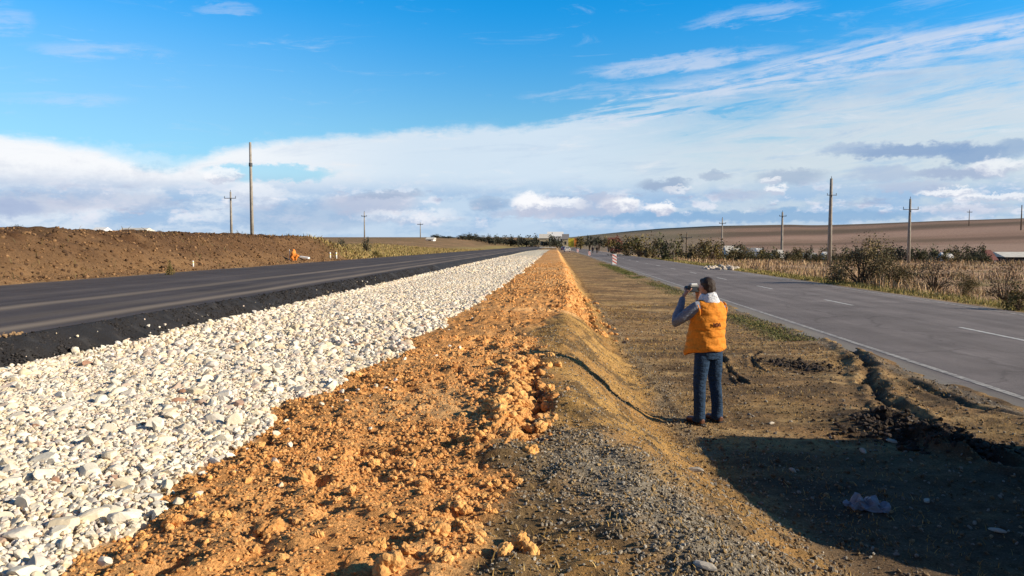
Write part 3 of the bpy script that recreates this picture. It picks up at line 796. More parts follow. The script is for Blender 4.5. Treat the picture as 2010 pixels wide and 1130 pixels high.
# right roadside: yellow green tufts, then pinkish dry reeds
n = 34000; x = 15.2+np.abs(RNG.normal(0, 1.3, n)); y = 12+RNG.random(n)**1.3*110
k = fbm(x, y, 2.2, 3, 112)+RNG.normal(0, .25, n) > -.35; x, y = x[k], y[k]
blades('roadside_grass', x, y, RNG.uniform(.05, .30, len(x))*(.5+.5*sst(15.2, 16.4, x)), RNG.uniform(.014, .03, len(x))*np.maximum(1, y/28), pal(len(x), [[.33, .27, .075], [.40, .31, .11], [.18, .17, .05], [.48, .35, .16], [.26, .22, .065]]), 'yellow green roadside grass beyond the old road', .4)
n = 80000; x = 16.5+RNG.random(n)**1.4*75; y = 14+RNG.random(n)**1.15*110
d = 1.3*fbm(x, y, 5, 4, 113); k = d+RNG.normal(0, .2, n) > -.02; x, y, d = x[k], y[k], d[k]
cc = pal(len(x), [[.42, .26, .15], [.50, .33, .19], [.30, .19, .10], [.56, .40, .25], [.25, .19, .075]])
blades('dry_reeds', x, y, RNG.uniform(.10, .62, len(x))*np.interp(d, [-.2, .5], [.35, 1.25])*RNG.uniform(.6, 1.2, len(x)), RNG.uniform(.014, .03, len(x))*np.maximum(1, y/26), cc, 'pinkish dry reeds covering the field right of the old road', .22)
# grass slope left
n = 26000; y = 62+RNG.random(n)**1.2*120; x = -16.9-RNG.random(n)**1.5*26
blades('slope_grass', x, y, RNG.uniform(.1, .4, n), RNG.uniform(.05, .10, n), pal(n, [[.36, .26, .09], [.28, .19, .08], [.20, .17, .055], [.40, .29, .13]]), 'yellow dry grass on the slope left of the new road', .4)
# sparse weeds on the cut bank and its crest
n = 1500; y = 15+RNG.random(n)*65; x = np.where(RNG.random(n) < .5, RNG.uniform(-22, -19.6, n), RNG.uniform(-19.6, -16.9, n))
k = fbm(x, y, 2.5, 3, 114)+RNG.normal(0, .15, n) > .12; x, y = x[k], y[k]
blades('bank_weeds', x, y, RNG.uniform(.08, .3, len(x)), RNG.uniform(.02, .04, len(x))*np.maximum(1, y/30), pal(len(x), [[.20, .14, .055], [.10, .075, .035], [.14, .11, .045]]), 'sparse weeds on the brown cut bank', .5)

# ------------------------------------------------------------------ bushes and trees
def bush_meshes(seed, nleaf, leaf, pal_, nst=26, bare=.35, trunk=0.0, flat=.9):
    """unit bush: 1 high, about 1 wide"""
    rg = np.random.default_rng(seed)
    P_ = []
    cl = rg.normal(size=(int(16), 3)); cl /= np.linalg.norm(cl, axis=1)[:, None]
    cl = cl*rg.uniform(.18, .42, (len(cl), 1)); cl[:, 2] = np.abs(cl[:, 2])*1.45*flat + trunk + .05
    cl[:, 2] = np.clip(cl[:, 2], .08+trunk, .85)
    w_ = rg.uniform(.10, .2, len(cl))
    pick = rg.integers(0, len(cl), nleaf)
    d = rg.normal(size=(nleaf, 3)); d /= np.linalg.norm(d, axis=1)[:, None]
    rad_ = rg.random(nleaf)**.55
    Pp = cl[pick] + d*(w_[pick]*rad_)[:, None]*np.array([1.15, 1.15, 1.0])
    ex = rg.random(nleaf) < bare*.35
    Pp[ex] = Pp[ex]*np.array([1.15, 1.15, 1.12]) 
    Pp[:, 2] = np.clip(Pp[:, 2], .01, 1.05)
    sc_ = np.array([.5/np.percentile(np.abs(Pp[:, :2]), 97)]*2+[1/np.percentile(Pp[:, 2], 99.3)]); Pp = Pp*sc_; cl = cl*sc_
    n_ = len(Pp); u = rg.normal(size=(n_, 3)); u /= np.linalg.norm(u, axis=1)[:, None]
    v_ = rg.normal(size=(n_, 3)); v_ = np.cross(u, v_); v_ /= np.linalg.norm(v_, axis=1)[:, None]
    s1 = leaf*rg.uniform(.5, 1.4, (n_, 1)); s2 = s1*rg.uniform(.35, .7, (n_, 1))
    V = np.stack([Pp-u*s1, Pp+v_*s2, Pp+u*s1, Pp-v_*s2], 1).reshape(-1, 3)
    FA = np.arange(n_*4).reshape(-1, 4)
    pc = np.array(pal_); tint = rg.integers(0, len(pc), len(cl))
    cc_ = pc[np.where(rg.random(n_) < .7, tint[pick], rg.integers(0, len(pc), n_))]*rg.uniform(.65, 1.35, (n_, 1))
    fol = np_mesh('foliage', V, FA, M_leaf, np.repeat(cc_, 4, 0))
    bm_ = bmesh.new()
    for i in range(nst):
        tgt = cl[i % len(cl)] + rg.normal(0, .08, 3); tgt[2] = max(tgt[2]*1.05, .3)
        b0 = Vector((rg.normal(0, .04), rg.normal(0, .04), 0))
        if trunk: b0 = Vector((rg.normal(0, .012), rg.normal(0, .012), 0))
        m1 = b0.lerp(Vector(tgt), .5) + Vector((rg.normal(0, .03), rg.normal(0, .03), .07+trunk*.3))
        if trunk: m1.x *= .4; m1.y *= .4
        tube(bm_, [b0, m1, Vector(tgt)], [.012 if not trunk else .02, .008, .002], 5)
    me_ = bpy.data.meshes.new('branches'); bm_.to_mesh(me_); bm_.free(); me_.materials.append(M_twig)
    return fol, me_
OLIVE = [[.15, .125, .055], [.11, .10, .045], [.19, .145, .065], [.11, .085, .048], [.22, .16, .075]]
REDB = [[.17, .11, .07], [.13, .095, .065], [.21, .145, .085], [.12, .105, .06]]
GREEN = [[.10, .10, .045], [.125, .115, .05], [.08, .08, .042]]
AUT = [[.20, .155, .055], [.12, .10, .035], [.19, .13, .045], [.09, .085, .03]]
DARK = [[.07, .075, .05], [.09, .085, .058], [.06, .06, .045]]
RUST = [[.22, .07, .05], [.18, .08, .05], [.14, .07, .05]]
PROTO = {}
def proto(kind):
    if kind not in PROTO:
        pl_, nl_, lf_, bare_, tr_ = dict(olive=(OLIVE, 4600, .018, .7, 0), red=(REDB, 2200, .018, .9, 0), green=(GREEN, 900, .05, .3, 0), autumn=(AUT, 900, .05, .3, 0),
            dark=(DARK, 900, .05, .3, .0), rust=(RUST, 800, .05, .3, 0), tree=(DARK, 1100, .045, .4, .2), dtree=(DARK, 1300, .05, .4, .05), olivef=(OLIVE, 1200, .045, .5, 0), atree=(AUT, 1100, .045, .4, .18))[kind]
        PROTO[kind] = [bush_meshes(hash(kind) % 97 + 13*i if False else len(kind)*17+13*i+ord(kind[0]), nl_, lf_, pl_, 30, bare_, tr_) for i in range(3)]
    return PROTO[kind]
_bi = [0]
def plant(kind, px, base, top, wpx, Y, label, cat='bush', group=None, name=None):
    """base/top rows in photo pixels at distance Y give the real size"""
    _bi[0] += 1; i = _bi[0]
    fol, br = proto(kind)[i % 3]
    v = far(px, base, Y); z = gz(v.x, Y)
    tp = far(px, top, Y).z; h = max(tp-z, .3); w = wpx/F*Y/math.cos(math.atan(v.x/Y))
    o = empty(name or ('tree' if 'tree' in kind else 'bush'), (v.x, Y, z-.03), i*2.1, label, cat, group)
    o.scale = (w, w, h)
    add('crown' if 'tree' in kind else 'foliage', fol, o); add('trunk' if 'tree' in kind else 'branches', br, o)
    return o
plant('olive', 1690, 552, 464, 112, 43, 'tall olive brown bush, the largest, in front of the dry field beside the old road')
plant('olive', 1640, 540, 500, 40, 47, 'small olive bush hugging the left foot of the largest bush')
plant('olive', 1752, 550, 500, 60, 42, 'yellowish olive bush between the largest bush and the post with raised insulators')
plant('red', 1832, 558, 503, 100, 40, 'broad greyish bush with bare twigs right of the pole with raised insulators')
plant('red', 1968, 574, 512, 62, 33, 'bare grey twiggy bush near the right edge of the picture')
plant('olive', 1892, 560, 528, 40, 38, 'low olive tuft right of the broad greyish bush')
plant('autumn', 2002, 590, 555, 40, 26, 'low yellow green bush at the right picture edge by the road')
# hedge row at the far side of the dry field
hk = ['green', 'dark', 'olivef', 'green', 'autumn', 'dark', 'green', 'olivef']
hed = [(1440+i*11.5+4*math.sin(i*5.1), hk[i % 8]) for i in range(44)]
for i, (px, kd) in enumerate(hed):
    plant(kd, px, 500, 485+5*math.sin(i*2.3)+(3 if px < 1650 else 0), 26+8*math.sin(i*3.3), 132+9*math.sin(i*1.7), 'dark green shrub in the hedge row at the far side of the dry field', 'shrub', 'hedge row shrubs behind the dry field', 'shrub')
# row of bushes beyond the road, left part
rowb = [(1232, 490, 462, 46, 'olivef', 150), (1256, 492, 460, 50, 'autumn', 140), (1282, 496, 466, 40, 'olivef', 125), (1310, 504, 459, 40, 'green', 110), (1345, 502, 466, 44, 'olivef', 118), (1372, 502, 468, 46, 'olivef', 112), (1398, 500, 470, 40, 'autumn', 120), (1425, 499, 474, 44, 'olivef', 125), (1455, 499, 478, 42, 'green', 132)]
lbl = ['olive bush beyond the old road just right of the red roofed house', 'yellow olive bush beyond the old road above the grass verge', 'low olive bush left of the dark upright bush', 'dark upright bush standing at the verge beyond the old road',
       'olive bush just right of the dark upright bush', 'brown olive bush left of the white rubble', 'autumn bush behind the white rubble', 'olive bush between white rubble and village', 'green bush in front of the white village houses']
for (px, b_, t_, w_, kd, Y), L in zip(rowb, lbl): plant(kd, px, b_, t_, w_, Y, L)
plant('rust', 1213, 480, 464, 34, 300, 'rust red bush beyond the road near the far bend')
plant('tree', 1157, 488, 462, 22, 250, 'dark tree at the far end of the road behind two walkers', 'tree')
plant('tree', 1176, 487, 463, 22, 240, 'dark tree right of the two walkers at the far road', 'tree')
plant('atree', 1140, 480, 464, 26, 330, 'yellowish tree beside the yellow board far down the road', 'tree')
plant('atree', 1195, 484, 464, 26, 270, 'olive tree between the dark trees and the rust bush', 'tree')
# horizon trees
hz = [(855, 468, 457, 12), (868, 468, 461, 14), (880, 468, 461, 14), (908, 469, 457, 14), (920, 469, 456, 16), (932, 469, 457, 14), (945, 469, 460, 14), (958, 470, 459, 14), (972, 470, 460, 16), (988, 470, 460, 16), (1002, 470, 461, 16), (1018, 470, 461, 16), (1034, 471, 460, 18), (1050, 471, 459, 14), (1080, 474, 459, 18), (1094, 474, 462, 14)]
for px, b_, t_, w_ in hz: plant('dtree', px, b_+2, t_+2, w_*1.7, 420+30*math.sin(px), 'small dark tree in the row on the horizon left of the road end', 'tree', 'dark trees along the horizon')
for px, t_, L in ((35, 440, 'small dark shrub on the crest of the cut bank near the left edge'), (115, 446, 'low dark shrub on the bank crest left of the white roof'), (312, 452, 'dark shrub on the bank crest right of the long pale roof'), (412, 455, 'dark shrub on the bank crest left of the slim pole')):
    plant('dark', px, 460, t_, 18, 62, L, 'shrub', None, 'shrub')
for px, b_, t_, w_, L in ((670, 478, 467, 20, 'dark shrub where the cut bank runs out'), (720, 476, 466, 16, 'low shrub at the foot of the pole beyond the yellow slope')):
    plant('dark', px, b_, t_, w_, 110, L, 'shrub', None, 'shrub')
plant('autumn', 333, 528, 510, 14, 29.5, 'yellow weed tuft at the foot of the cut bank', 'weed', None, 'weed')
plant('autumn', 740, 505, 488, 14, 72, 'brown weed tuft at the edge of the new road below the yellow slope', 'weed', None, 'weed')

# ------------------------------------------------------------------ utility poles
def pole(px, top, Y, r0, label, arm=None, collar=None, mat=None, armw=1.9, raised=False):
    v = far(px, top, Y); z0 = gz(v.x, Y)-.3; h = v.z-z0
    root = empty('utility_pole', (v.x, Y, z0), 0, label, 'pole', 'utility poles')
    bm_ = bmesh.new(); tube(bm_, [(0, 0, 0), (0, 0, h*.5), (0, 0, h)], [r0, r0*.8, r0*.55], 10)
    bm_obj('post', bm_, mat or M_conc, root, True)
    if collar:
        bm_ = bmesh.new(); zc = far(px, collar, Y).z-z0; tube(bm_, [(0, 0, zc-.18), (0, 0, zc+.18)], [r0*.9]*2, 10); bm_obj('collar', bm_, M_steel, root)
    if arm:
        za = far(px, arm, Y).z-z0; th = max(.05, Y*.0006)
        bm_ = bmesh.new(); box(bm_, (0, -r0, za), (armw, th, th*1.3)); bevel_all(bm_, .008, 1); bm_obj('crossarm', bm_, M_steel, root)
        for s in (-1, 1):
            bm_ = bmesh.new(); q = s*(armw/2-.06); hh = .38 if raised else .2
            tube(bm_, [(q, -r0, za+th), (q, -r0, za+.1), (q, -r0, za+.14), (q, -r0, za+.22), (q, -r0, za+hh)], [.03, .03, th*.9, th*.9, th*.4], 8); bm_obj('insulator', bm_, M_glassy, root, True)
        bm_ = bmesh.new(); tube(bm_, [(0, 0, h-.02), (0, 0, h+.12), (0, 0, h+.14), (0, 0, h+.3)], [.03, .03, th*.8, th*.4], 8); bm_obj('insulator', bm_, M_glassy, root, True)
    return root
pole(491, 279, 78, .21, 'tallest bare pole on the left standing behind the cut bank', collar=323)
pole(452.5, 376, 125, .24, 'pole with crossarm beside the tallest left pole', arm=389, armw=2.0, raised=True)
pole(715, 416, 220, .22, 'slim distant pole beyond the yellow slope', arm=424, armw=1.6)
pole(825, 437, 340, .24, 'faintest pole far off at the left horizon', arm=440, armw=2.6)
pole(1632, 350, 98, .30, 'tallest pole on the right with short low crossarm', arm=383, armw=1.2)
pole(1787, 390, 105, .24, 'right hand pole with two raised insulators on a broad crossarm', arm=411, armw=2.0, raised=True)
pole(1536, 416, 155, .30, 'thick short looking pole left of the tallest right pole', arm=424, armw=1.4)
pole(1418, 428, 205, .24, 'slim pole standing among the bushes above the white rubble', arm=438, armw=1.8)
pole(1348, 459, 120, .15, 'low wooden post with crossarm between bushes beyond the road', arm=466, armw=1.7, mat=M_wood)
pole(2006, 402, 560, .5, 'distant mast on the hill at the right edge', mat=M_wood)
pole(1903, 412, 640, .35, 'faint distant mast on the hill skyline', arm=416, armw=4, mat=M_wood)

# ------------------------------------------------------------------ houses
def house(px, base, top, wpx, Y, label, wall, roof, depth=6, rise=.35, nwin=2, flatroof=False, name='house'):
    v = far(px, base, Y); z0 = gz(v.x, Y)-.2; h = max(far(px, top, Y).z-z0, 1.5); w = wpx/F*Y
    root = empty(name, (v.x, Y, z0), 0, label, 'house' if name == 'house' else 'building')
    hw = h*(1-rise)
    bm_ = bmesh.new(); box(bm_, (0, 0, hw/2), (w, depth, hw)); bm_obj('wall', bm_, wall, root)
    bm_ = bmesh.new(); e = .3
    if flatroof: box(bm_, (0, 0, hw+(h-hw)/2), (w+2*e, depth+2*e, h-hw))
    else:
        pts = [(-w/2-e, -depth/2-e, hw), (w/2+e, -depth/2-e, hw), (w/2+e, depth/2+e, hw), (-w/2-e, depth/2+e, hw), (-w/2-e, 0, h), (w/2+e, 0, h)]
        vs = [bm_.verts.new(p_) for p_ in pts]
        for f_ in ((0, 1, 5, 4), (2, 3, 4, 5), (0, 4, 3), (1, 2, 5), (0, 3, 2, 1)): bm_.faces.new([vs[j] for j in f_])
    bm_obj('roof', bm_, roof, root)
    for i in range(nwin):
        bm_ = bmesh.new(); box(bm_, ((i+.5)/nwin*w-w/2, -depth/2-.02, hw*.5), (min(1.1, w/nwin*.5), .08, hw*.42)); bm_obj('window', bm_, M_win, root)
    return root
house(200, 458, 446, 20, 150, 'small white roofed building peeping over the bank crest', M_white, M_white, 6, .5, 1)
house(268, 460, 447, 50, 170, 'long low pale building peeping over the bank crest right of the small white roof', M_wall, M_wall, 7, .4, 4)
house(846, 475, 466, 14, 300, 'tiny white cottage on the left plain beside the horizon trees', M_white, M_wall, 6, .5, 1)
house(1068, 476, 459, 17, 430, 'cream building with pale corner at the far end of the road', M_cream, M_wall, 8, .3, 2)
house(1090, 470, 454.5, 30, 560, 'long white building on the skyline above the road end', M_white, M_white, 10, .4, 5)
house(1110, 472, 459, 12, 500, 'small ochre roofed building right of the long white building', M_cream, M_grey, 8, .4, 1)
house(1204, 480, 466, 20, 330, 'red roofed house half hidden behind bushes', M_wall, M_redroof, 8, .5, 2)
house(1430, 496, 482, 12, 170, 'pale gabled cottage left in the village behind the dry field', M_white, M_wall, 6, .5, 2)
house(1446, 496, 486, 12, 165, 'low cream shed right of the gabled cottage', M_cream, M_wall, 4, .35, 1)
house(1476, 497, 486, 14, 175, 'grey roofed house left of the narrow white hut', M_wall, M_grey, 6, .5, 2)
house(1490, 499, 487, 7, 150, 'narrow white hut like a tower in the village', M_white, M_white, 2, .2, 1)
house(1526, 499, 490, 12, 152, 'pale green tinted cottage just left of the thick pole', M_wall, M_wall, 5, .5, 2)
house(1588, 499, 496, 12, 150, 'low white shed with flat roof in the hedge row', M_wall, M_white, 3, .4, 2, True)
house(1622, 500, 494, 9, 138, 'small white hut left of the tallest right pole', M_white, M_white, 2, .35, 1)
house(1856, 500, 495, 12, 132, 'tiny white hut in front of the hedge row right', M_white, M_white, 2, .35, 1)
house(1936, 500, 490, 10, 150, 'small house with brown roof at the right end of the hedge row', M_white, M_redroof, 5, .6, 1)
house(1985, 499, 494, 60, 170, 'long low barn with dark front at the right edge below the hill', M_dark, M_wall, 8, .4, 3, False, 'barn')

# white rubble by the old road
for i in range(26):
    px = 1383+i*2.7+3*math.sin(i*3); Y = 70+4*math.sin(i*1.9); v = far(px, 508, Y); s = .19+.15*abs(math.sin(i*2.7))
    V, Fc = ROCK2[i % 14]
    o = add('rubble_block', np_mesh('rubble_block', V, Fc, M_stone, np.tile(np.array([[.50, .42, .34]]), (len(V), 1))), loc=(v.x, Y, gz(v.x, Y)+.12)); o.scale = (s, s, s*1.1); o.rotation_euler = (0, 0, i)
    tag(o, 'white rubble block in the heap at the verge beyond the old road', 'rubble', 'white rubble heap')

# ------------------------------------------------------------------ delineator plates on the verge side
def delineator(px, base, hpx, wpx, label, first=None):
    z = .02+float(tilt(np.array(70.)))
    v = at(px, base, z); v = at(px, base, gz(5.7, v.y)+.0); z = gz(v.x, v.y); h = hpx/F*v.y; w = wpx/F*v.y
    root = empty('warning_plate', (v.x, v.y, z), .15, label, 'warning plate', 'warning plates along the old road')
    bm_ = bmesh.new(); box(bm_, (0, 0, .06), (w*1.5, .34, .13)); bevel_all(bm_, .02, 2); bm_obj('base', bm_, M_grey, root)
    bm_ = bmesh.new(); box(bm_, (0, 0, .125+h*.44), (w, .03, h*.88)); bevel_all(bm_, .008, 1); pl_ = bm_obj('panel', bm_, M_white, root)
    for k in range(3):
        bm_ = bmesh.new(); zc = .12+h*(.2+.26*k); sh_ = w*.75
        vs = [bm_.verts.new(q) for q in ((-w/2+.005, -.018, zc-.06+sh_*.4), (-w/2+.005, -.018, zc+.07+sh_*.4), (w/2-.005, -.018, zc+.07-sh_*.4), (w/2-.005, -.018, zc-.06-sh_*.4))]
        f_ = bm_.faces.new(vs); r_ = bmesh.ops.extrude_face_region(bm_, geom=[f_]); bmesh.ops.translate(bm_, vec=(0, .002, 0), verts=[g for g in r_['geom'] if isinstance(g, bmesh.types.BMVert)])
        bm_obj('red_stripe', bm_, M_red, pl_)
    return root
delineator(1206, 521, 23, 8.5, 'nearest red and white striped warning plate at the edge of the old road')
delineator(1157, 500, 9, 4.5, 'second warning plate further along the road edge')
delineator(1134, 494, 7, 4, 'third and smallest warning plate far along the road edge')

# orange bundle with stake, slab and marker stones at the foot of the bank
vv = hit(577, 514)
root = empty('orange_cloth_marker', (vv.x, vv.y, gz(vv.x, vv.y)), 0, 'bright orange cloth bundle tied to a stake at the foot of the cut bank', 'marker')
bm_ = bmesh.new(); s_ = vv.y/F
tube(bm_, [(-1*s_, 0, .1), (0*s_, 0, 5*s_), (1*s_, 0, 11*s_), (0, 0, 18*s_), (-1*s_, 0, 25*s_)], [(4*s_, 3*s_), (5*s_, 4*s_), (10*s_, 5*s_), (4.5*s_, 3*s_), (.8*s_, .8*s_)], 14)
bmesh.ops.subdivide_edges(bm_, edges=bm_.edges[:], cuts=2, use_grid_fill=True)
for w in bm_.verts: w.co += Vector((math.sin(w.co.z*19+w.co.y*9), math.sin(w.co.x*17), math.sin(w.co.x*23+1)))*.035
bm_obj('cloth', bm_, M_orange, root)
bm_ = bmesh.new(); tube(bm_, [(-9*s_, 0, -.1), (-9*s_, .05, 25*s_)], [.025, .02], 8); bm_obj('stake', bm_, M_white, root)
v2 = hit(598, 511)
bm_ = bmesh.new(); box(bm_, (0, 0, .08), (.62, .4, .12), Matrix.Rotation(.15, 3, 'Y')); bevel_all(bm_, .015, 2)
tag(bm_obj('concrete_slab', bm_, M_white, loc=(v2.x, v2.y, gz(v2.x, v2.y)+.12)), 'pale tilted slab lying beside the orange cloth bundle', 'slab')
for px, py, L in ((379, 522, 'white marker stub at the new road edge below the bank'), (648, 506, 'left of two small white markers where the bank runs out'), (660, 506, 'right of two small white markers where the bank runs out')):
    v = hit(px, py+1); r_ = empty('marker_stub', (v.x, v.y, v.z), 0, L, 'marker', 'white marker stubs at the bank foot')
    s_ = v.y/F; bm_ = bmesh.new(); tube(bm_, [(0, 0, -.05), (0, 0, 6*s_), (0, 0, 11*s_), (0, 0, 12*s_)], [1.8*s_, 1.8*s_, 1.6*s_, .8*s_], 10); bm_obj('stub', bm_, M_white, r_, True)
    bm_ = bmesh.new(); tube(bm_, [(0, 0, 7*s_), (0, 0, 8.5*s_)], [1.95*s_]*2, 10); bm_obj('band', bm_, M_yellow, r_)

# far road end: board, cars, fence rail
def board(px, base, top, wpx, Y, label, mat):
    v = far(px, base, Y); z0 = gz(v.x, Y); h = far(px, top, Y).z-z0; w = wpx/F*Y
    root = empty('roadside_board', (v.x, Y, z0), 0, label, 'board')
    bm_ = bmesh.new(); box(bm_, (0, 0, h*.62), (w, .1, h*.72)); bevel_all(bm_, .02, 1); bm_obj('panel', bm_, mat, root)
    for s in (-1, 1):
        bm_ = bmesh.new(); tube(bm_, [(s*w*.35, .1, -.1), (s*w*.35, .1, h*.95)], [.08, .08], 8); bm_obj('leg', bm_, M_steel, root)
board(1121, 478, 467, 11, 330, 'yellow roadside board at the far end of the road', M_yellow)
board(1130, 477, 467, 6, 350, 'orange roadside board right of the yellow board', M_orange)
def car(loc, rz, body_mat, label, L=4.4, W=1.75, H=1.5, cat='car', name='parked_car', tall=False):
    root = empty(name, loc, rz, label, cat)
    # side profile (y forward), z
    if tall: prof = [(-.5, .30), (-.5, .62), (-.495, .75), (-.47, .98), (-.40, 1.0), (.05, 1.0), (.12, .985), (.26, .66), (.40, .60), (.485, .52), (.5, .36), (.49, .17), (-.49, .17)]
    else: prof = [(-.5, .28), (-.5, .58), (-.40, .66), (-.30, .97), (-.2, 1.0), (.05, 1.0), (.22, .66), (.40, .58), (.49, .48), (.5, .3), (.49, .15), (-.49, .15)]
    bm_ = bmesh.new(); secs = []
    for xf, ins in ((-.5, .0), (-.47, 0.02), (.47, 0.02), (.5, 0.0)):
        ring = []
        for (py_, pz) in prof:
            k = 1.0
            if pz > .64: k = 1-.16*(pz-.64)/.36*2
            shrink = .965 if abs(xf) > .48 else 1
            ring.append(bm_.verts.new((xf*W*k, py_*L*shrink, (pz-.5)*H*shrink+.5*H)))
        secs.append(ring)
    for a_, b_ in zip(secs[:-1], secs[1:]):
        for i in range(len(prof)): bm_.faces.new((a_[i], a_[(i+1) % len(prof)], b_[(i+1) % len(prof)], b_[i]))
    bm_.faces.new(secs[0]); bm_.faces.new(secs[-1][::-1])
    body = bm_obj('body', bm_, body_mat, root)
    for s in (-1, 1):
        bm_ = bmesh.new(); zz = H*.81; box(bm_, (s*W*.462, -.12*L, zz), (.03, L*.52 if tall else L*.34, H*.2), Matrix.Rotation(-s*.26, 3, 'Y')); bm_obj('side_window', bm_, M_win, root)
        for yy in (-.31, .31):
            bm_ = bmesh.new(); tube(bm_, [(s*W*.5-s*.2, yy*L, .33), (s*W*.5+s*.012, yy*L, .33)], [.33, .33], 24); wh = bm_obj('wheel', bm_, M_dark, root)
            bm_ = bmesh.new(); tube(bm_, [(s*W*.5+s*.0, yy*L, .33), (s*W*.5+s*.022, yy*L, .33)], [.2, .2], 16); bm_obj('rim', bm_, M_steel, wh)
        bm_ = bmesh.new(); box(bm_, (s*W*.36, -L*.5, H*.52), (.2, .05, .22)); bm_obj('tail_light', bm_, M_red, root)
        bm_ = bmesh.new(); box(bm_, (s*W*.36, L*.488, H*.46), (.28, .06, .14)); bm_obj('headlight', bm_, M_white, root)
    bm_ = bmesh.new(); box(bm_, (0, -L*.488, H*.80), (W*.72, .04, H*.24), Matrix.Rotation(.1, 3, 'X')); bm_obj('rear_window', bm_, M_win, root)
    bm_ = bmesh.new(); box(bm_, (0, L*(.19 if tall else .14), H*.82), (W*.76, .05, H*.36 if tall else H*.4), Matrix.Rotation(.95 if not tall else .82, 3, 'X')); bm_obj('windshield', bm_, M_win, root)
    return root
v = far(1106, 480, 300); car((v.x, 300, gz(v.x, 300)), .1, M_blue, 'dark blue car far off at the end of the heap beside the yellow board')
v = far(1113, 484, 240); car((v.x, 240, gz(v.x, 240)+.02), .05, M_white, 'pale car far off in front of the dark blue car')
# the tall estate car parked just beside the view: its shadow fills the lower right
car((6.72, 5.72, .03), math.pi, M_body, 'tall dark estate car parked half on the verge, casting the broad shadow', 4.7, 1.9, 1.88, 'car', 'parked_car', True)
# pale rail at the far end
v = far(1075, 477, 330); root = empty('guard_rail', (v.x, 330, gz(v.x, 330)), 0, 'pale guard rail at the far end of the new road', 'guard rail')
bm_ = bmesh.new(); box(bm_, (0, 0, .7), (7, .06, .3)); bevel_all(bm_, .02, 1); bm_obj('rail', bm_, M_white, root)
for k in range(5):
    bm_ = bmesh.new(); tube(bm_, [(-3.2+1.6*k, .08, -.1), (-3.2+1.6*k, .08, .8)], [.07, .07], 8); bm_obj('post', bm_, M_steel, root)

# ------------------------------------------------------------------ people
def cloth_mat(name, col, wr=.5, scale=9, var=.2):
    m, nt, b = nodes_mat(name)
    n = tex_noise(nt, 30, 4, .6, obj_co(nt)); r = ramp(nt, n.outputs[0], [(.3, 1-var), (.7, 1+var)])
    link(nt, mixcol(nt, col, r.outputs[0], mode='MULTIPLY'), b.inputs['Base Color'])
    b.inputs['Roughness'].default_value = .85; b.inputs['Specular IOR Level'].default_value = .2
    mp = nt.nodes.new('ShaderNodeMapping'); mp.inputs['Scale'].default_value = (1, 1, 2.2); link(nt, obj_co(nt), mp.inputs[0])
    n2 = tex_noise(nt, scale, 3, .55, mp.outputs[0], .6); bump(nt, b, n2.outputs[0], wr, .035)
    return m
M_skin = simple('skin', (.45, .23, .15), .55, .12, 20)
M_hair = simple('dark_brown_hair', (.035, .020, .013), .6, .4, 60, .8, 120)
M_vest = cloth_mat('orange_quilted_nylon', (.66, .225, .024), .6, 9, .16)
M_shirt = cloth_mat('blue_grey_shirt', (.19, .205, .25), .7, 16)
M_scarf = cloth_mat('white_scarf', (.70, .70, .72), .8, 24)
M_jean = cloth_mat('dark_denim', (.018, .040, .080), .8, 13, .3)
M_shoe = simple('brown_leather', (.13, .055, .03), .5, .2, 15)
M_black = simple('black_plastic', (.015, .015, .016), .4, .1, 8)
M_mark = simple('dark_brown_print', (.16, .04, .012), .7, .1, 20)
def solid(name, bm_, mat, parent, voxel=.01, sm=3):
    o = bm_obj(name, bm_, mat, parent, True)
    r = o.modifiers.new('union', 'REMESH'); r.mode = 'VOXEL'; r.voxel_size = voxel; r.use_smooth_shade = True
    if sm:
        s = o.modifiers.new('soft', 'SMOOTH'); s.iterations = sm; s.factor = .5
    return o
def ell(bm_, rings, n=20, cap=True):
    """horizontal ellipses: (x, y, z, rx, ry)"""
    R = []
    for (x_, y_, z_, a_, b_) in rings:
        R.append([bm_.verts.new((x_+a_*math.cos(2*math.pi*k/n), y_+b_*math.sin(2*math.pi*k/n), z_)) for k in range(n)])
    for p_, q in zip(R[:-1], R[1:]):
        for k in range(n): bm_.faces.new((p_[k], p_[(k+1) % n], q[(k+1) % n], q[k]))
    bm_.faces.new(R[0][::-1]); bm_.faces.new(R[-1])
def hand(bm_, wrist, palm_c, tips, thumb):
    w = Vector(wrist); p_ = Vector(palm_c)
    tube(bm_, [w, w.lerp(p_, .5), p_, p_+(p_-w)*.35], [.024, (.034, .02), (.042, .021), (.036, .018)], 10)
    for (base, mid, tip) in tips: tube(bm_, [base, mid, tip], [.0105, .0098, .008], 8)
    tube(bm_, thumb, [.013, .012, .0095], 8)

mp_ = at(1388, 821, 0); MX, MY = mp_.x, mp_.y; MZ = gz(MX, MY)+.004
man = empty('person', (MX, MY, MZ), rad(30), 'man in orange quilted vest and dark jeans raising a camera to his face', 'person')
LS, LE, LW = (-.20, .0, 1.43), (-.40, .13, 1.25), (-.165, .285, 1.535)
RS, RE, RW = (.20, .02, 1.43), (.27, .27, 1.22), (.10, .33, 1.52)
bm_ = bmesh.new()
ell(bm_, [(0, 0, .86, .15, .10), (0, 0, .95, .16, .11), (0, 0, 1.05, .145, .10), (0, 0, 1.2, .16, .11), (0, 0, 1.35, .18, .115), (0, 0, 1.44, .16, .10), (0, 0, 1.5, .08, .07), (0, .01, 1.55, .058, .06), (0, .02, 1.62, .055, .06)])
ball(bm_, (-.012, .035, 1.675), (.076, .096, .112), 3); ball(bm_, (-.02, .055, 1.615), (.055, .06, .05), 3)
tube(bm_, [(-.025, .118, 1.685), (-.03, .145, 1.655), (-.03, .135, 1.642)], [.010, .016, .010], 8)
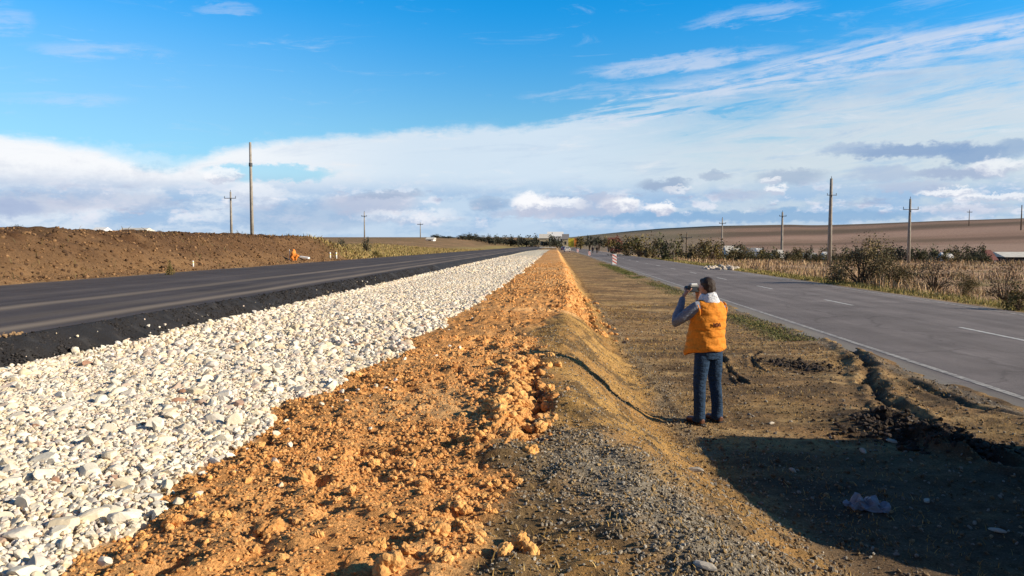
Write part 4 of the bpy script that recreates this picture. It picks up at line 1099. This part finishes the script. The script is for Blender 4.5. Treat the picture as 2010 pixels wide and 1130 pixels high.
for s in (-1, 1): ball(bm_, (-.012+s*.078, .025, 1.665), (.012, .024, .034), 2); ball(bm_, (-.02+s*.032, .118, 1.69), (.016, .012, .011), 2)
tube(bm_, [(-.05, .118, 1.617), (-.025, .126, 1.617), (0, .118, 1.617)], [.006, .009, .006], 8)
for S, E_, W_ in ((LS, LE, LW), (RS, RE, RW)):
    tube(bm_, [Vector(S)+Vector((-.06 if S[0] > 0 else .06, 0, 0)), S, Vector(S).lerp(Vector(E_), .5), E_, Vector(E_).lerp(Vector(W_), .4), W_], [.05, .055, .048, .04, .038, .026], 12)
for s in (-1, 1):
    tube(bm_, [(s*.085, 0, .93), (s*.10, .0, .75), (s*.12, .0, .50), (s*.13, -.02, .3), (s*.14, -.02, .09)], [.085, .08, .057, .053, .04], 12)
    ball(bm_, (s*.145, .04, .045), (.04, .11, .035), 2)
# hands closed on the camera
hand(bm_, LW, (-.125, .275, 1.60), [((-.125, .295, 1.625), (-.105, .32, 1.645), (-.075, .325, 1.64)), ((-.12, .30, 1.61), (-.098, .33, 1.625), (-.066, .335, 1.62)), ((-.115, .30, 1.595), (-.09, .33, 1.606), (-.06, .332, 1.602)), ((-.11, .295, 1.58), (-.085, .318, 1.588), (-.06, .32, 1.586))],
     [(-.12, .255, 1.60), (-.098, .235, 1.625), (-.078, .228, 1.65)])
hand(bm_, RW, (.075, .285, 1.60), [((.075, .30, 1.63), (.055, .325, 1.655), (.03, .328, 1.69)), ((.075, .305, 1.615), (.06, .335, 1.635), (.03, .345, 1.645)), ((.072, .305, 1.60), (.055, .333, 1.615), (.03, .34, 1.622)), ((.068, .30, 1.585), (.05, .322, 1.596), (.028, .326, 1.60))],
     [(.07, .265, 1.60), (.058, .24, 1.63), (.04, .232, 1.648)])
solid('body', bm_, M_skin, man, .0075, 2)
bm_ = bmesh.new()
ball(bm_, (-.010, .015, 1.70), (.086, .098, .098), 3); ball(bm_, (-.005, -.035, 1.655), (.068, .048, .07), 3); ball(bm_, (-.02, .075, 1.745), (.06, .05, .035), 2)
for w in bm_.verts: w.co += Vector((math.sin(w.co.z*90+w.co.x*70), math.sin(w.co.x*110), math.sin(w.co.y*95+w.co.x*60)))*.0035
solid('hair', bm_, M_hair, man, .008, 1)
# vest
bm_ = bmesh.new(); rings = []
nz = 34
for i in range(nz):
    z_ = .895+(1.515-.895)*i/(nz-1)
    rx = np.interp(z_, [.89, .93, 1.02, 1.15, 1.30, 1.40, 1.46, 1.50, 1.52], [.226, .238, .236, .236, .246, .244, .218, .17, .12])
    ry_ = np.interp(z_, [.89, .93, 1.02, 1.15, 1.30, 1.40, 1.46, 1.50, 1.52], [.185, .195, .187, .183, .182, .172, .145, .115, .09])
    q = 1+.055*abs(math.sin((z_-.895)/.088*math.pi))**.6
    rings.append((0, .015-.02*(z_ > 1.4)*(z_-1.4)*5, z_, rx*q*.94, ry_*q*.96))
ell(bm_, rings, 36)
for w in bm_.verts:
    a_ = math.atan2(w.co.y, w.co.x); w.co.z += -.03*max(0, math.sin(a_))*(w.co.z < 1.2) + .008*math.sin(a_*5+w.co.z*20); w.co.xy = w.co.xy*(1+.022*math.sin(a_*7+w.co.z*31)+.018*math.sin(a_*3-w.co.z*17))
    if w.co.z < 1.25 and math.cos(a_-rad(120)) > .3: # front panel hangs open on his left
        k = (1.25-w.co.z)/.36*(math.cos(a_-rad(120))-.3)/.7; w.co += Vector((-.05, .07, -.05))*k
vest = solid('vest', bm_, M_vest, man, .008, 1)
bm_ = bmesh.new()
for s in (-1, 1):
    ring = [(s*(.21+.012*math.cos(t_)), .005+.085*math.sin(t_), 1.385+.095*math.cos(t_)) for t_ in [i*2*math.pi/16 for i in range(17)]]
    tube(bm_, ring, [.014]*17, 6)
solid('armhole_trim', bm_, M_vest, vest, .007, 1)
# lettering on the back
cu = bpy.data.curves.new('back_print', 'FONT'); cu.body = 'NIA'; cu.size = .07; cu.extrude = .004; cu.align_x = 'CENTER'
tmp = bpy.data.objects.new('back_print', cu); COL.objects.link(tmp)
dg = bpy.context.evaluated_depsgraph_get(); me_t = bpy.data.meshes.new_from_object(tmp.evaluated_get(dg))
bpy.data.objects.remove(tmp); me_t.materials.clear(); me_t.materials.append(M_mark)
o = add('back_print', me_t, vest); 
for w in me_t.vertices:
    X_, Z_, D_ = w.co.x-.02, w.co.y+1.205, w.co.z
    yb = -.184*math.sqrt(max(0, 1-(X_/.235)**2))+.012
    w.co = Vector((X_, yb-.006-D_, Z_))
# scarf / hood collar
bm_ = bmesh.new()
for zc, rr_2, th in ((1.525, .093, .034), (1.56, .082, .03)):
    ring = [(rr_2*math.cos(t_), .012+rr_2*.95*math.sin(t_), zc+.012*math.sin(t_*3)-.02*math.sin(t_)) for t_ in [i*2*math.pi/20 for i in range(21)]]
    tube(bm_, ring, [th*(1+.15*math.sin(i*2.1)) for i in range(21)], 8)
ell(bm_, [(0, -.05, 1.46, .10, .06), (0, -.055, 1.5, .115, .07), (0, -.05, 1.54, .09, .06)])
solid('scarf', bm_, M_scarf, man, .008, 1)
# shirt sleeves
bm_ = bmesh.new()
for S, E_, W_ in ((LS, LE, LW), (RS, RE, RW)):
    S, E_, W_ = Vector(S), Vector(E_), Vector(W_); sg = -1 if S.x > 0 else 1
    tube(bm_, [S+Vector((.07*sg, 0, .01)), S, S.lerp(E_, .3), S.lerp(E_, .7), E_, E_.lerp(W_, .25), E_.lerp(W_, .6), E_.lerp(W_, .93)], [.07, .078, .076, .068, .066, .062, .05, .042], 14)
for w in bm_.verts: w.co += Vector((math.sin(w.co.z*60+w.co.x*30), math.sin(w.co.x*55+w.co.z*40), math.sin(w.co.y*60+w.co.x*40)))*.005
solid('shirt', bm_, M_shirt, man, .009, 1)
# jeans
bm_ = bmesh.new()
ell(bm_, [(0, .0, .80, .17, .125), (0, -.005, .88, .19, .14), (0, 0, .96, .185, .135), (0, 0, 1.02, .17, .125)], 24)
for s in (-1, 1):
    tube(bm_, [(s*.095, -.005, .93), (s*.100, -.008, .80), (s*.112, .0, .65), (s*.125, .01, .50), (s*.133, -.01, .35), (s*.14, -.02, .2), (s*.143, -.02, .10), (s*.144, -.01, .035)], [.095, .095, .086, .074, .070, .069, .074, .078], 16)
for w in bm_.verts: w.co += Vector((math.sin(w.co.z*42+w.co.y*20+w.co.x*15), math.sin(w.co.z*38+w.co.x*25), 0))*.006
solid('jeans', bm_, M_jean, man, .009, 1)
for s in (-1, 1):
    bm_ = bmesh.new()
    tube(bm_, [(s*.145, -.095, .04), (s*.145, -.07, .045), (s*.147, .0, .05), (s*.15, .08, .042), (s*.152, .16, .036), (s*.152, .19, .03)], [(.03, .03), (.04, .043), (.043, .048), (.047, .04), (.042, .034), (.02, .02)], 14, up=(0, 0, 1))
    sh_ = solid('shoe', bm_, M_shoe, man, .007, 1)
    bm_ = bmesh.new(); tube(bm_, [(s*.145, -.1, .009), (s*.147, .0, .009), (s*.152, .195, .009)], [(.04, .009), (.046, .009), (.044, .009)], 12, up=(0, 0, 1)); bm_obj('sole', bm_, M_dark, sh_)
# the camera he holds
ang = man.rotation_euler.z; ca, sa = math.cos(ang), math.sin(ang)
cl_ = Vector((-.02, .275, 1.635)); root = empty('photo_camera', (MX+cl_.x*ca-cl_.y*sa, MY+cl_.x*sa+cl_.y*ca, MZ+cl_.z), ang, 'small black and silver camera held up to the face of the man', 'camera')
bm_ = bmesh.new(); box(bm_, (0, 0, 0), (.135, .06, .085)); box(bm_, (.055, .012, -.005), (.035, .075, .08)); bevel_all(bm_, .008, 2); bd_ = bm_obj('body', bm_, M_black, root)
bm_ = bmesh.new(); box(bm_, (0, .0, .055), (.10, .055, .028)); bevel_all(bm_, .008, 2); bm_obj('top_plate', bm_, simple('silver_plate', (.38, .38, .38), .4, .05, 6), root)
bm_ = bmesh.new(); tube(bm_, [(-.01, .03, 0), (-.01, .06, 0), (-.01, .062, 0), (-.01, .12, 0)], [.036, .036, .033, .034], 20); ln = bm_obj('lens', bm_, M_black, root, False)
bm_ = bmesh.new(); tube(bm_, [(-.01, .118, 0), (-.01, .122, 0)], [.027, .025], 16); bm_obj('front_glass', bm_, M_win, ln)
bm_ = bmesh.new(); box(bm_, (-.005, -.032, 0), (.075, .006, .055)); bm_obj('screen', bm_, M_win, bd_)

# two walkers far off on the old road
def walker(px, py, Y, label, rz, jc, step):
    v = far(px, py, Y); z_ = float(np.interp(v.x, [s[0] for s in OS], [s[1] for s in OS]))+float(tilt(np.array(Y)))
    r_ = empty('person', (v.x, Y, z_), rz, label, 'person')
    def legs(bm2, r0):
        for s in (-1, 1): tube(bm2, [(s*.085, 0, .95), (s*.1, s*step*.4+.03, .5), (s*.11, s*step, .08)], [.10*r0, .075*r0, .06*r0], 10)
    b_ = bmesh.new(); ell(b_, [(0, 0, .85, .15, .1), (0, 0, 1.1, .15, .1), (0, 0, 1.38, .19, .11), (0, 0, 1.48, .08, .07), (0, .01, 1.58, .055, .06)])
    ball(b_, (0, .02, 1.66), (.08, .098, .115), 2); ball(b_, (0, .118, 1.655), (.014, .02, .018), 1); legs(b_, .8)
    for s in (-1, 1):
        tube(b_, [(s*.18, 0, 1.43), (s*.25, .0, 1.15), (s*.25, -s*.12+.04, .9)], [.05, .042, .03], 8); ball(b_, (s*.25, -s*.13+.05, .83), (.02, .035, .06), 1)
        ball(b_, (s*.11, s*step+.05, .045), (.045, .12, .04), 1)
    solid('body', b_, M_skin, r_, .014, 1)
    b_ = bmesh.new(); ell(b_, [(0, 0, .78, .20, .15), (0, 0, 1.1, .19, .14), (0, 0, 1.36, .215, .14), (0, 0, 1.46, .15, .11), (0, 0, 1.53, .08, .08)])
    for s in (-1, 1): tube(b_, [(s*.14, 0, 1.42), (s*.2, 0, 1.38), (s*.255, .0, 1.15), (s*.255, -s*.11+.04, .92)], [.07, .07, .06, .05], 10)
    solid('coat', b_, jc, r_, .014, 1)
    b_ = bmesh.new(); ell(b_, [(0, 0, .8, .16, .12), (0, 0, 1.0, .16, .12)]); legs(b_, 1.05); solid('trousers', b_, M_black, r_, .014, 1)
    b_ = bmesh.new(); ball(b_, (0, .0, 1.69), (.09, .10, .10), 2); solid('hair', b_, M_hair, r_, .012, 1)
M_coat = cloth_mat('dark_coat', (.02, .018, .03), .5)
walker(1163.5, 490, 186, 'left of two dark clad walkers far off on the old road', .1, M_coat, .16)
walker(1172, 490, 188, 'right of two dark clad walkers far off on the old road', -.1, cloth_mat('brown_black_coat', (.035, .025, .02), .5), -.14)

# ------------------------------------------------------------------ light
BETA, ELEV = 10.0, 23.0          # light runs towards (-cos b, sin b)
sd = bpy.data.lights.new('sun', 'SUN'); sd.energy = 5.0; sd.angle = rad(.5); sd.color = (1.0, .88, .70)
sun = bpy.data.objects.new('sun', sd); COL.objects.link(sun)
ldir = Vector((-math.cos(rad(BETA))*math.cos(rad(ELEV)), math.sin(rad(BETA))*math.cos(rad(ELEV)), -math.sin(rad(ELEV))))
sun.rotation_euler = ldir.to_track_quat('-Z', 'Y').to_euler()
sun.location = (60, -10, 30)

# ------------------------------------------------------------------ sky with clouds
W = bpy.data.worlds.new('World'); SC.world = W; W.use_nodes = True
nt = W.node_tree; nt.nodes.clear()
out = nt.nodes.new('ShaderNodeOutputWorld'); bg = nt.nodes.new('ShaderNodeBackground'); link(nt, bg.outputs[0], out.inputs[0])
STR = .085; bg.inputs[1].default_value = STR
class E:
    def __init__(s, v): s.v = v
    def _op(s, op, o=None, o2=None, sw=False):
        n = nt.nodes.new('ShaderNodeMath'); n.operation = op
        ins = [s, o, o2] if not sw else [o, s, o2]
        for i, q in enumerate(ins):
            if q is None: continue
            q = q.v if isinstance(q, E) else q
            if isinstance(q, (int, float)): n.inputs[i].default_value = q
            else: link(nt, q, n.inputs[i])
        return E(n.outputs[0])
    def __add__(s, o): return s._op('ADD', o)
    __radd__ = __add__
    def __sub__(s, o): return s._op('SUBTRACT', o)
    def __rsub__(s, o): return s._op('SUBTRACT', o, sw=True)
    def __mul__(s, o): return s._op('MULTIPLY', o)
    __rmul__ = __mul__
    def __truediv__(s, o): return s._op('DIVIDE', o)
    def max(s, o): return s._op('MAXIMUM', o)
    def min(s, o): return s._op('MINIMUM', o)
    def ss(s, a_, b_, lo=0., hi=1.):
        n = nt.nodes.new('ShaderNodeMapRange'); n.interpolation_type = 'SMOOTHSTEP'; link(nt, s.v, n.inputs[0])
        n.inputs[1].default_value = a_; n.inputs[2].default_value = b_; n.inputs[3].default_value = lo; n.inputs[4].default_value = hi
        return E(n.outputs[0])
tc = nt.nodes.new('ShaderNodeTexCoord'); sx = nt.nodes.new('ShaderNodeSeparateXYZ'); link(nt, tc.outputs['Generated'], sx.inputs[0])
X_, Y_, Z_ = E(sx.outputs[0]), E(sx.outputs[1]), E(sx.outputs[2])
AZ = X_._op('ARCTAN2', Y_)*57.29578
EL = Z_._op('ARCSINE')*57.29578
def nz_(sa, se, detail=6, rough=.6, seed=0., dist=0.):
    c = nt.nodes.new('ShaderNodeCombineXYZ'); link(nt, (AZ/sa+seed).v, c.inputs[0]); link(nt, (EL/se+seed*.37).v, c.inputs[1]); c.inputs[2].default_value = seed
    n = tex_noise(nt, 1., detail, rough, c.outputs[0], dist); return E(n.outputs[0])-.5
AZ0, EL0 = AZ, EL
EL = EL0 - AZ0*.10
n_wisp = nz_(13., 1.3, 9, .70, 7.7, 1.4); n_wisp2 = nz_(5., .8, 8, .68, 17.7, .8)
EL = EL0
n_big = nz_(9., 3.2, 8, .62, 3.1, .4); n_lump = nz_(2.6, 1.5, 9, .64, 12.3, .2); n_fine = nz_(.95, .62, 8, .62, 5.5, .1)
sky = nt.nodes.new('ShaderNodeTexSky'); sky.sky_type = 'NISHITA'; sky.sun_disc = False
sky.sun_elevation = rad(ELEV); sky.sun_rotation = rad(90+BETA); sky.altitude = 100; sky.air_density = 1.0; sky.dust_density = .6; sky.ozone_density = 2.2
tint = nt.nodes.new('ShaderNodeMix'); tint.data_type = 'RGBA'; tint.blend_type = 'MULTIPLY'; tint.inputs[0].default_value = 1
link(nt, sky.outputs[0], tint.inputs[6]); 
zen = EL.ss(24., 55.)
tm = mixcol(nt, (.70, 1.18, 1.38), (.06, 1.12, 1.76), fac=EL.ss(6., 18.).v)
tm = mixcol(nt, tm, (.20, .34, .58), fac=zen.v)
tm = mixcol(nt, tm, (.34, .44, .62), fac=Y_.ss(.15, -.5).v)
link(nt, tm, tint.inputs[7])
col = tint.outputs[2]
def over(col, c, fac):
    return mixcol(nt, col, tuple(.71*v_/STR for v_ in c), fac=fac.v)
col = over(col, (.36, .66, .98), AZ.ss(0., -36.)*EL.ss(20., 8.)*.35)
# top edge of the cloud sheet over azimuth
edge = [(-400,240),(0,247),(70,258),(130,276),(230,298),(330,322),(352,316),(420,292),(500,272),(600,262),(700,252),(800,246),(900,240),(1050,236),(1180,215),(1300,185),(1450,150),(1600,120),(1750,85),(2010,45),(2500,0)]
EA = [azel(p_, q) for p_, q in edge]
azn = ((AZ+60)/120.).max(0.).min(1.)
fc = nt.nodes.new('ShaderNodeFloatCurve'); cv = fc.mapping.curves[0]
pts_ = [((a_+60)/120, e_/40) for a_, e_ in EA]
pts_ = [(0., pts_[0][1])]+pts_+[(1., .35)]
while len(cv.points) < len(pts_): cv.points.new(.5, .5)
for p_, (x_, y_) in zip(cv.points, pts_): p_.location = (x_, y_); p_.handle_type = 'VECTOR'
fc.mapping.update(); link(nt, azn.v, fc.inputs['Value'])
D = E(fc.outputs[0])*40. - EL          # degrees below the sheet edge
rgt = AZ.ss(-2, 18)                     # right side is thinner and more torn
front = AZ.ss(-75, -48)*AZ.ss(75, 48)   # the sheet fills the side of the sky that is looked at
dd = D + n_big*(1.2+rgt*5.) + n_wisp*(.6+rgt*13.) + n_wisp2*(.5+rgt*6.) + n_lump*(1-rgt)*1.3 + n_fine*(1-rgt)*.5
cov = dd.ss(-.1, .8)*(1-rgt) + dd.ss(-1.6, 6.)*rgt
hole = 1-((AZ+20.6)*(AZ+20.6)/22.+(EL-4.7-n_fine*1.2-n_lump*1.2)*(EL-4.7-n_fine*1.2-n_lump*1.2)/.5)
hole = hole.ss(-.2, .6)
cov = cov*(1-hole*.8)
# faint cirrus in the blue
cir = (nz_(8., 1.5, 8, .68, 21.7, 1.)+EL.ss(14.,4.)*.0).ss(.04, .30)*.38*EL.ss(4., 8.)
col = over(col, (.62, .74, .88), cir*front)
# pale low haze under the sheet edge
col = over(col, (.40, .60, .83), EL.ss(7., .5)*.55*front)
K_ = 1/STR/1.41
def cw(*c): return tuple(v_*K_ for v_ in c)
wht = mixcol(nt, cw(.93, .95, .98), cw(.66, .78, .90), fac=AZ.ss(-26, -8).v)
wht = mixcol(nt, wht, cw(.69, .745, .80), fac=rgt.v)
wht = mixcol(nt, wht, cw(.42, .56, .76), fac=((n_lump*.5+n_wisp*1.5+n_wisp2*.7+nz_(16., 2.2, 6, .6, 61., .5)).ss(-.02, .5)*(.3+rgt*.6)).v)
wht = mixcol(nt, wht, cw(.86, .87, .90), fac=((nz_(7., 2.0, 8, .66, 71., .4)+n_wisp2*.5).ss(.02, .3)*.75).v)
col = mixcol(nt, col, wht, fac=(cov*(.97-rgt*.13)*front).v)
# low band: blue grey gaps and lavender lumps under the sheet
low = EL.ss(5.0, 2.6)
gap = (n_big*1.5+n_lump*1.+n_fine*.4+nz_(14., 1.8, 4, .5, 31., .2)*1.2).ss(-.18, .22)
col = over(col, (.34, .52, .76), low*(.35+gap*.6)*front)
lump = (nz_(4.2, 1.5, 8, .6, 41., .3)*1.4+n_fine*.9).ss(.03, .24)
col = over(col, (.80, .83, .92), low*EL.ss(.4, 1.4)*lump*.8*front)
shd = (nz_(4.0, 1.0, 8, .62, 44., .3)*1.4+n_fine*.8).ss(.08, .34)
col = over(col, (.36, .43, .62), low*EL.ss(.6, 1.6)*shd*.65*front)
# single clouds: (px, py, half width, half height, colour, opacity)
WH = (.90, .90, .93); GR = (.30, .40, .58); LV = (.50, .55, .70)
cl = [(1560,424,330,11,(.24,.43,.68),.75),(1290,428,120,9,(.26,.45,.70),.7),(600,430,140,26,(.33,.47,.68),.6),(140,330,300,50,WH,.35),(60,400,110,22,LV,.6),(230,395,120,18,LV,.5),(20,410,60,20,(.36,.46,.68),.7),(440,342,42,16,WH,.75),(500,385,62,28,WH,.55),(720,400,90,20,LV,.75),(770,382,60,9,GR,.55),(800,425,100,16,WH,.45),
      (960,400,36,14,GR,.5),(1040,402,42,24,WH,.95),(1100,405,60,18,WH,.8),(1080,420,120,8,LV,.6),(1215,404,46,20,WH,.95),(1180,388,36,9,LV,.6),(1296,410,32,15,WH,.95),(1165,404,36,16,LV,.5),
      (1302,362,42,13,GR,.75),(1325,374,30,8,WH,.5),(1402,346,32,9,GR,.55),(1550,346,62,15,GR,.55),(1518,376,26,13,WH,.75),(1445,384,50,9,LV,.5),(1510,355,22,9,WH,.6),
      (1780,296,120,13,(.24,.37,.60),.85),(1680,290,60,10,(.34,.46,.66),.6),(1905,303,60,14,(.22,.36,.60),.8),(1985,290,40,16,(.26,.40,.62),.7),(1880,338,90,14,(.36,.45,.64),.8),(1730,340,60,16,(.42,.52,.70),.65),(1960,325,60,18,WH,.6),(1860,376,60,10,WH,.8),(1950,386,90,9,WH,.7),(1790,365,80,9,LV,.5),(1900,408,90,10,LV,.45)]
for i, (p_, q, hw, hh, cc_, op) in enumerate(cl):
    a_, e_ = azel(p_, q); k = math.cos(rad(a_+3.24)); wa = math.degrees(hw/F)*k*k; we = math.degrees(hh/F)*k
    white = cc_ is WH
    u = (AZ-a_+n_lump*1.6+n_fine*1.3)/wa; v_ = (EL-e_+n_fine*1.25+n_lump*.9)/we
    f_ = (1-(u*u+v_*v_)).ss(-.25 if white else -.8, .6 if white else .75)
    if white:
        sh = (v_+n_fine*1.6+n_lump*1.).ss(-.75, .35)
        cm = mixcol(nt, tuple(.71*q/STR for q in (.55, .60, .74)), tuple(.71*q/STR for q in (.98, .98, 1.0)), fac=sh.v)
        col = mixcol(nt, col, cm, fac=(f_*op).v)
    else:
        col = over(col, cc_, f_*op)
# torn cirrus streaks high up
for (p_, q, hw, hh, op) in ((1350,122,190,17,.6),(1560,118,90,12,.5),(1760,88,170,24,.55),(1480,28,120,15,.42),(1960,66,130,32,.6),(1520,152,280,26,.6),(450,15,60,11,.26),(15,40,55,22,.3),(200,100,140,14,.3),(120,195,150,14,.25),(1240,225,140,12,.5),(1150,180,120,12,.3)):
    a_, e_ = azel(p_, q); k = math.cos(rad(a_+3.24)); wa = math.degrees(hw/F)*k*k; we = math.degrees(hh/F)*k
    u = (AZ-a_+n_lump*2.)/wa; v_ = (EL-e_-(AZ-a_)*.06+n_wisp2*1.6+n_fine*.6)/we
    f_ = (1-(u*u+v_*v_)).ss(-.6, .9)*(n_wisp2*1.2+n_wisp+n_fine*.35).ss(-.28, .16)
    col = over(col, (.70, .75, .88), f_*op)
# last bright blue grey strip at the horizon
col = over(col, (.50, .64, .80), EL.ss(1.6, .0)*.45*front)
link(nt, col, bg.inputs[0])

SC.view_settings.view_transform = 'Standard'; SC.view_settings.look = 'None'; SC.view_settings.gamma = 1; SC.view_settings.exposure = .5
SC.render.engine = 'CYCLES'
SC.cycles.max_bounces = 6; SC.cycles.diffuse_bounces = 4; SC.cycles.glossy_bounces = 2; SC.cycles.use_denoising = True
SC.cycles.sample_clamp_indirect = 4
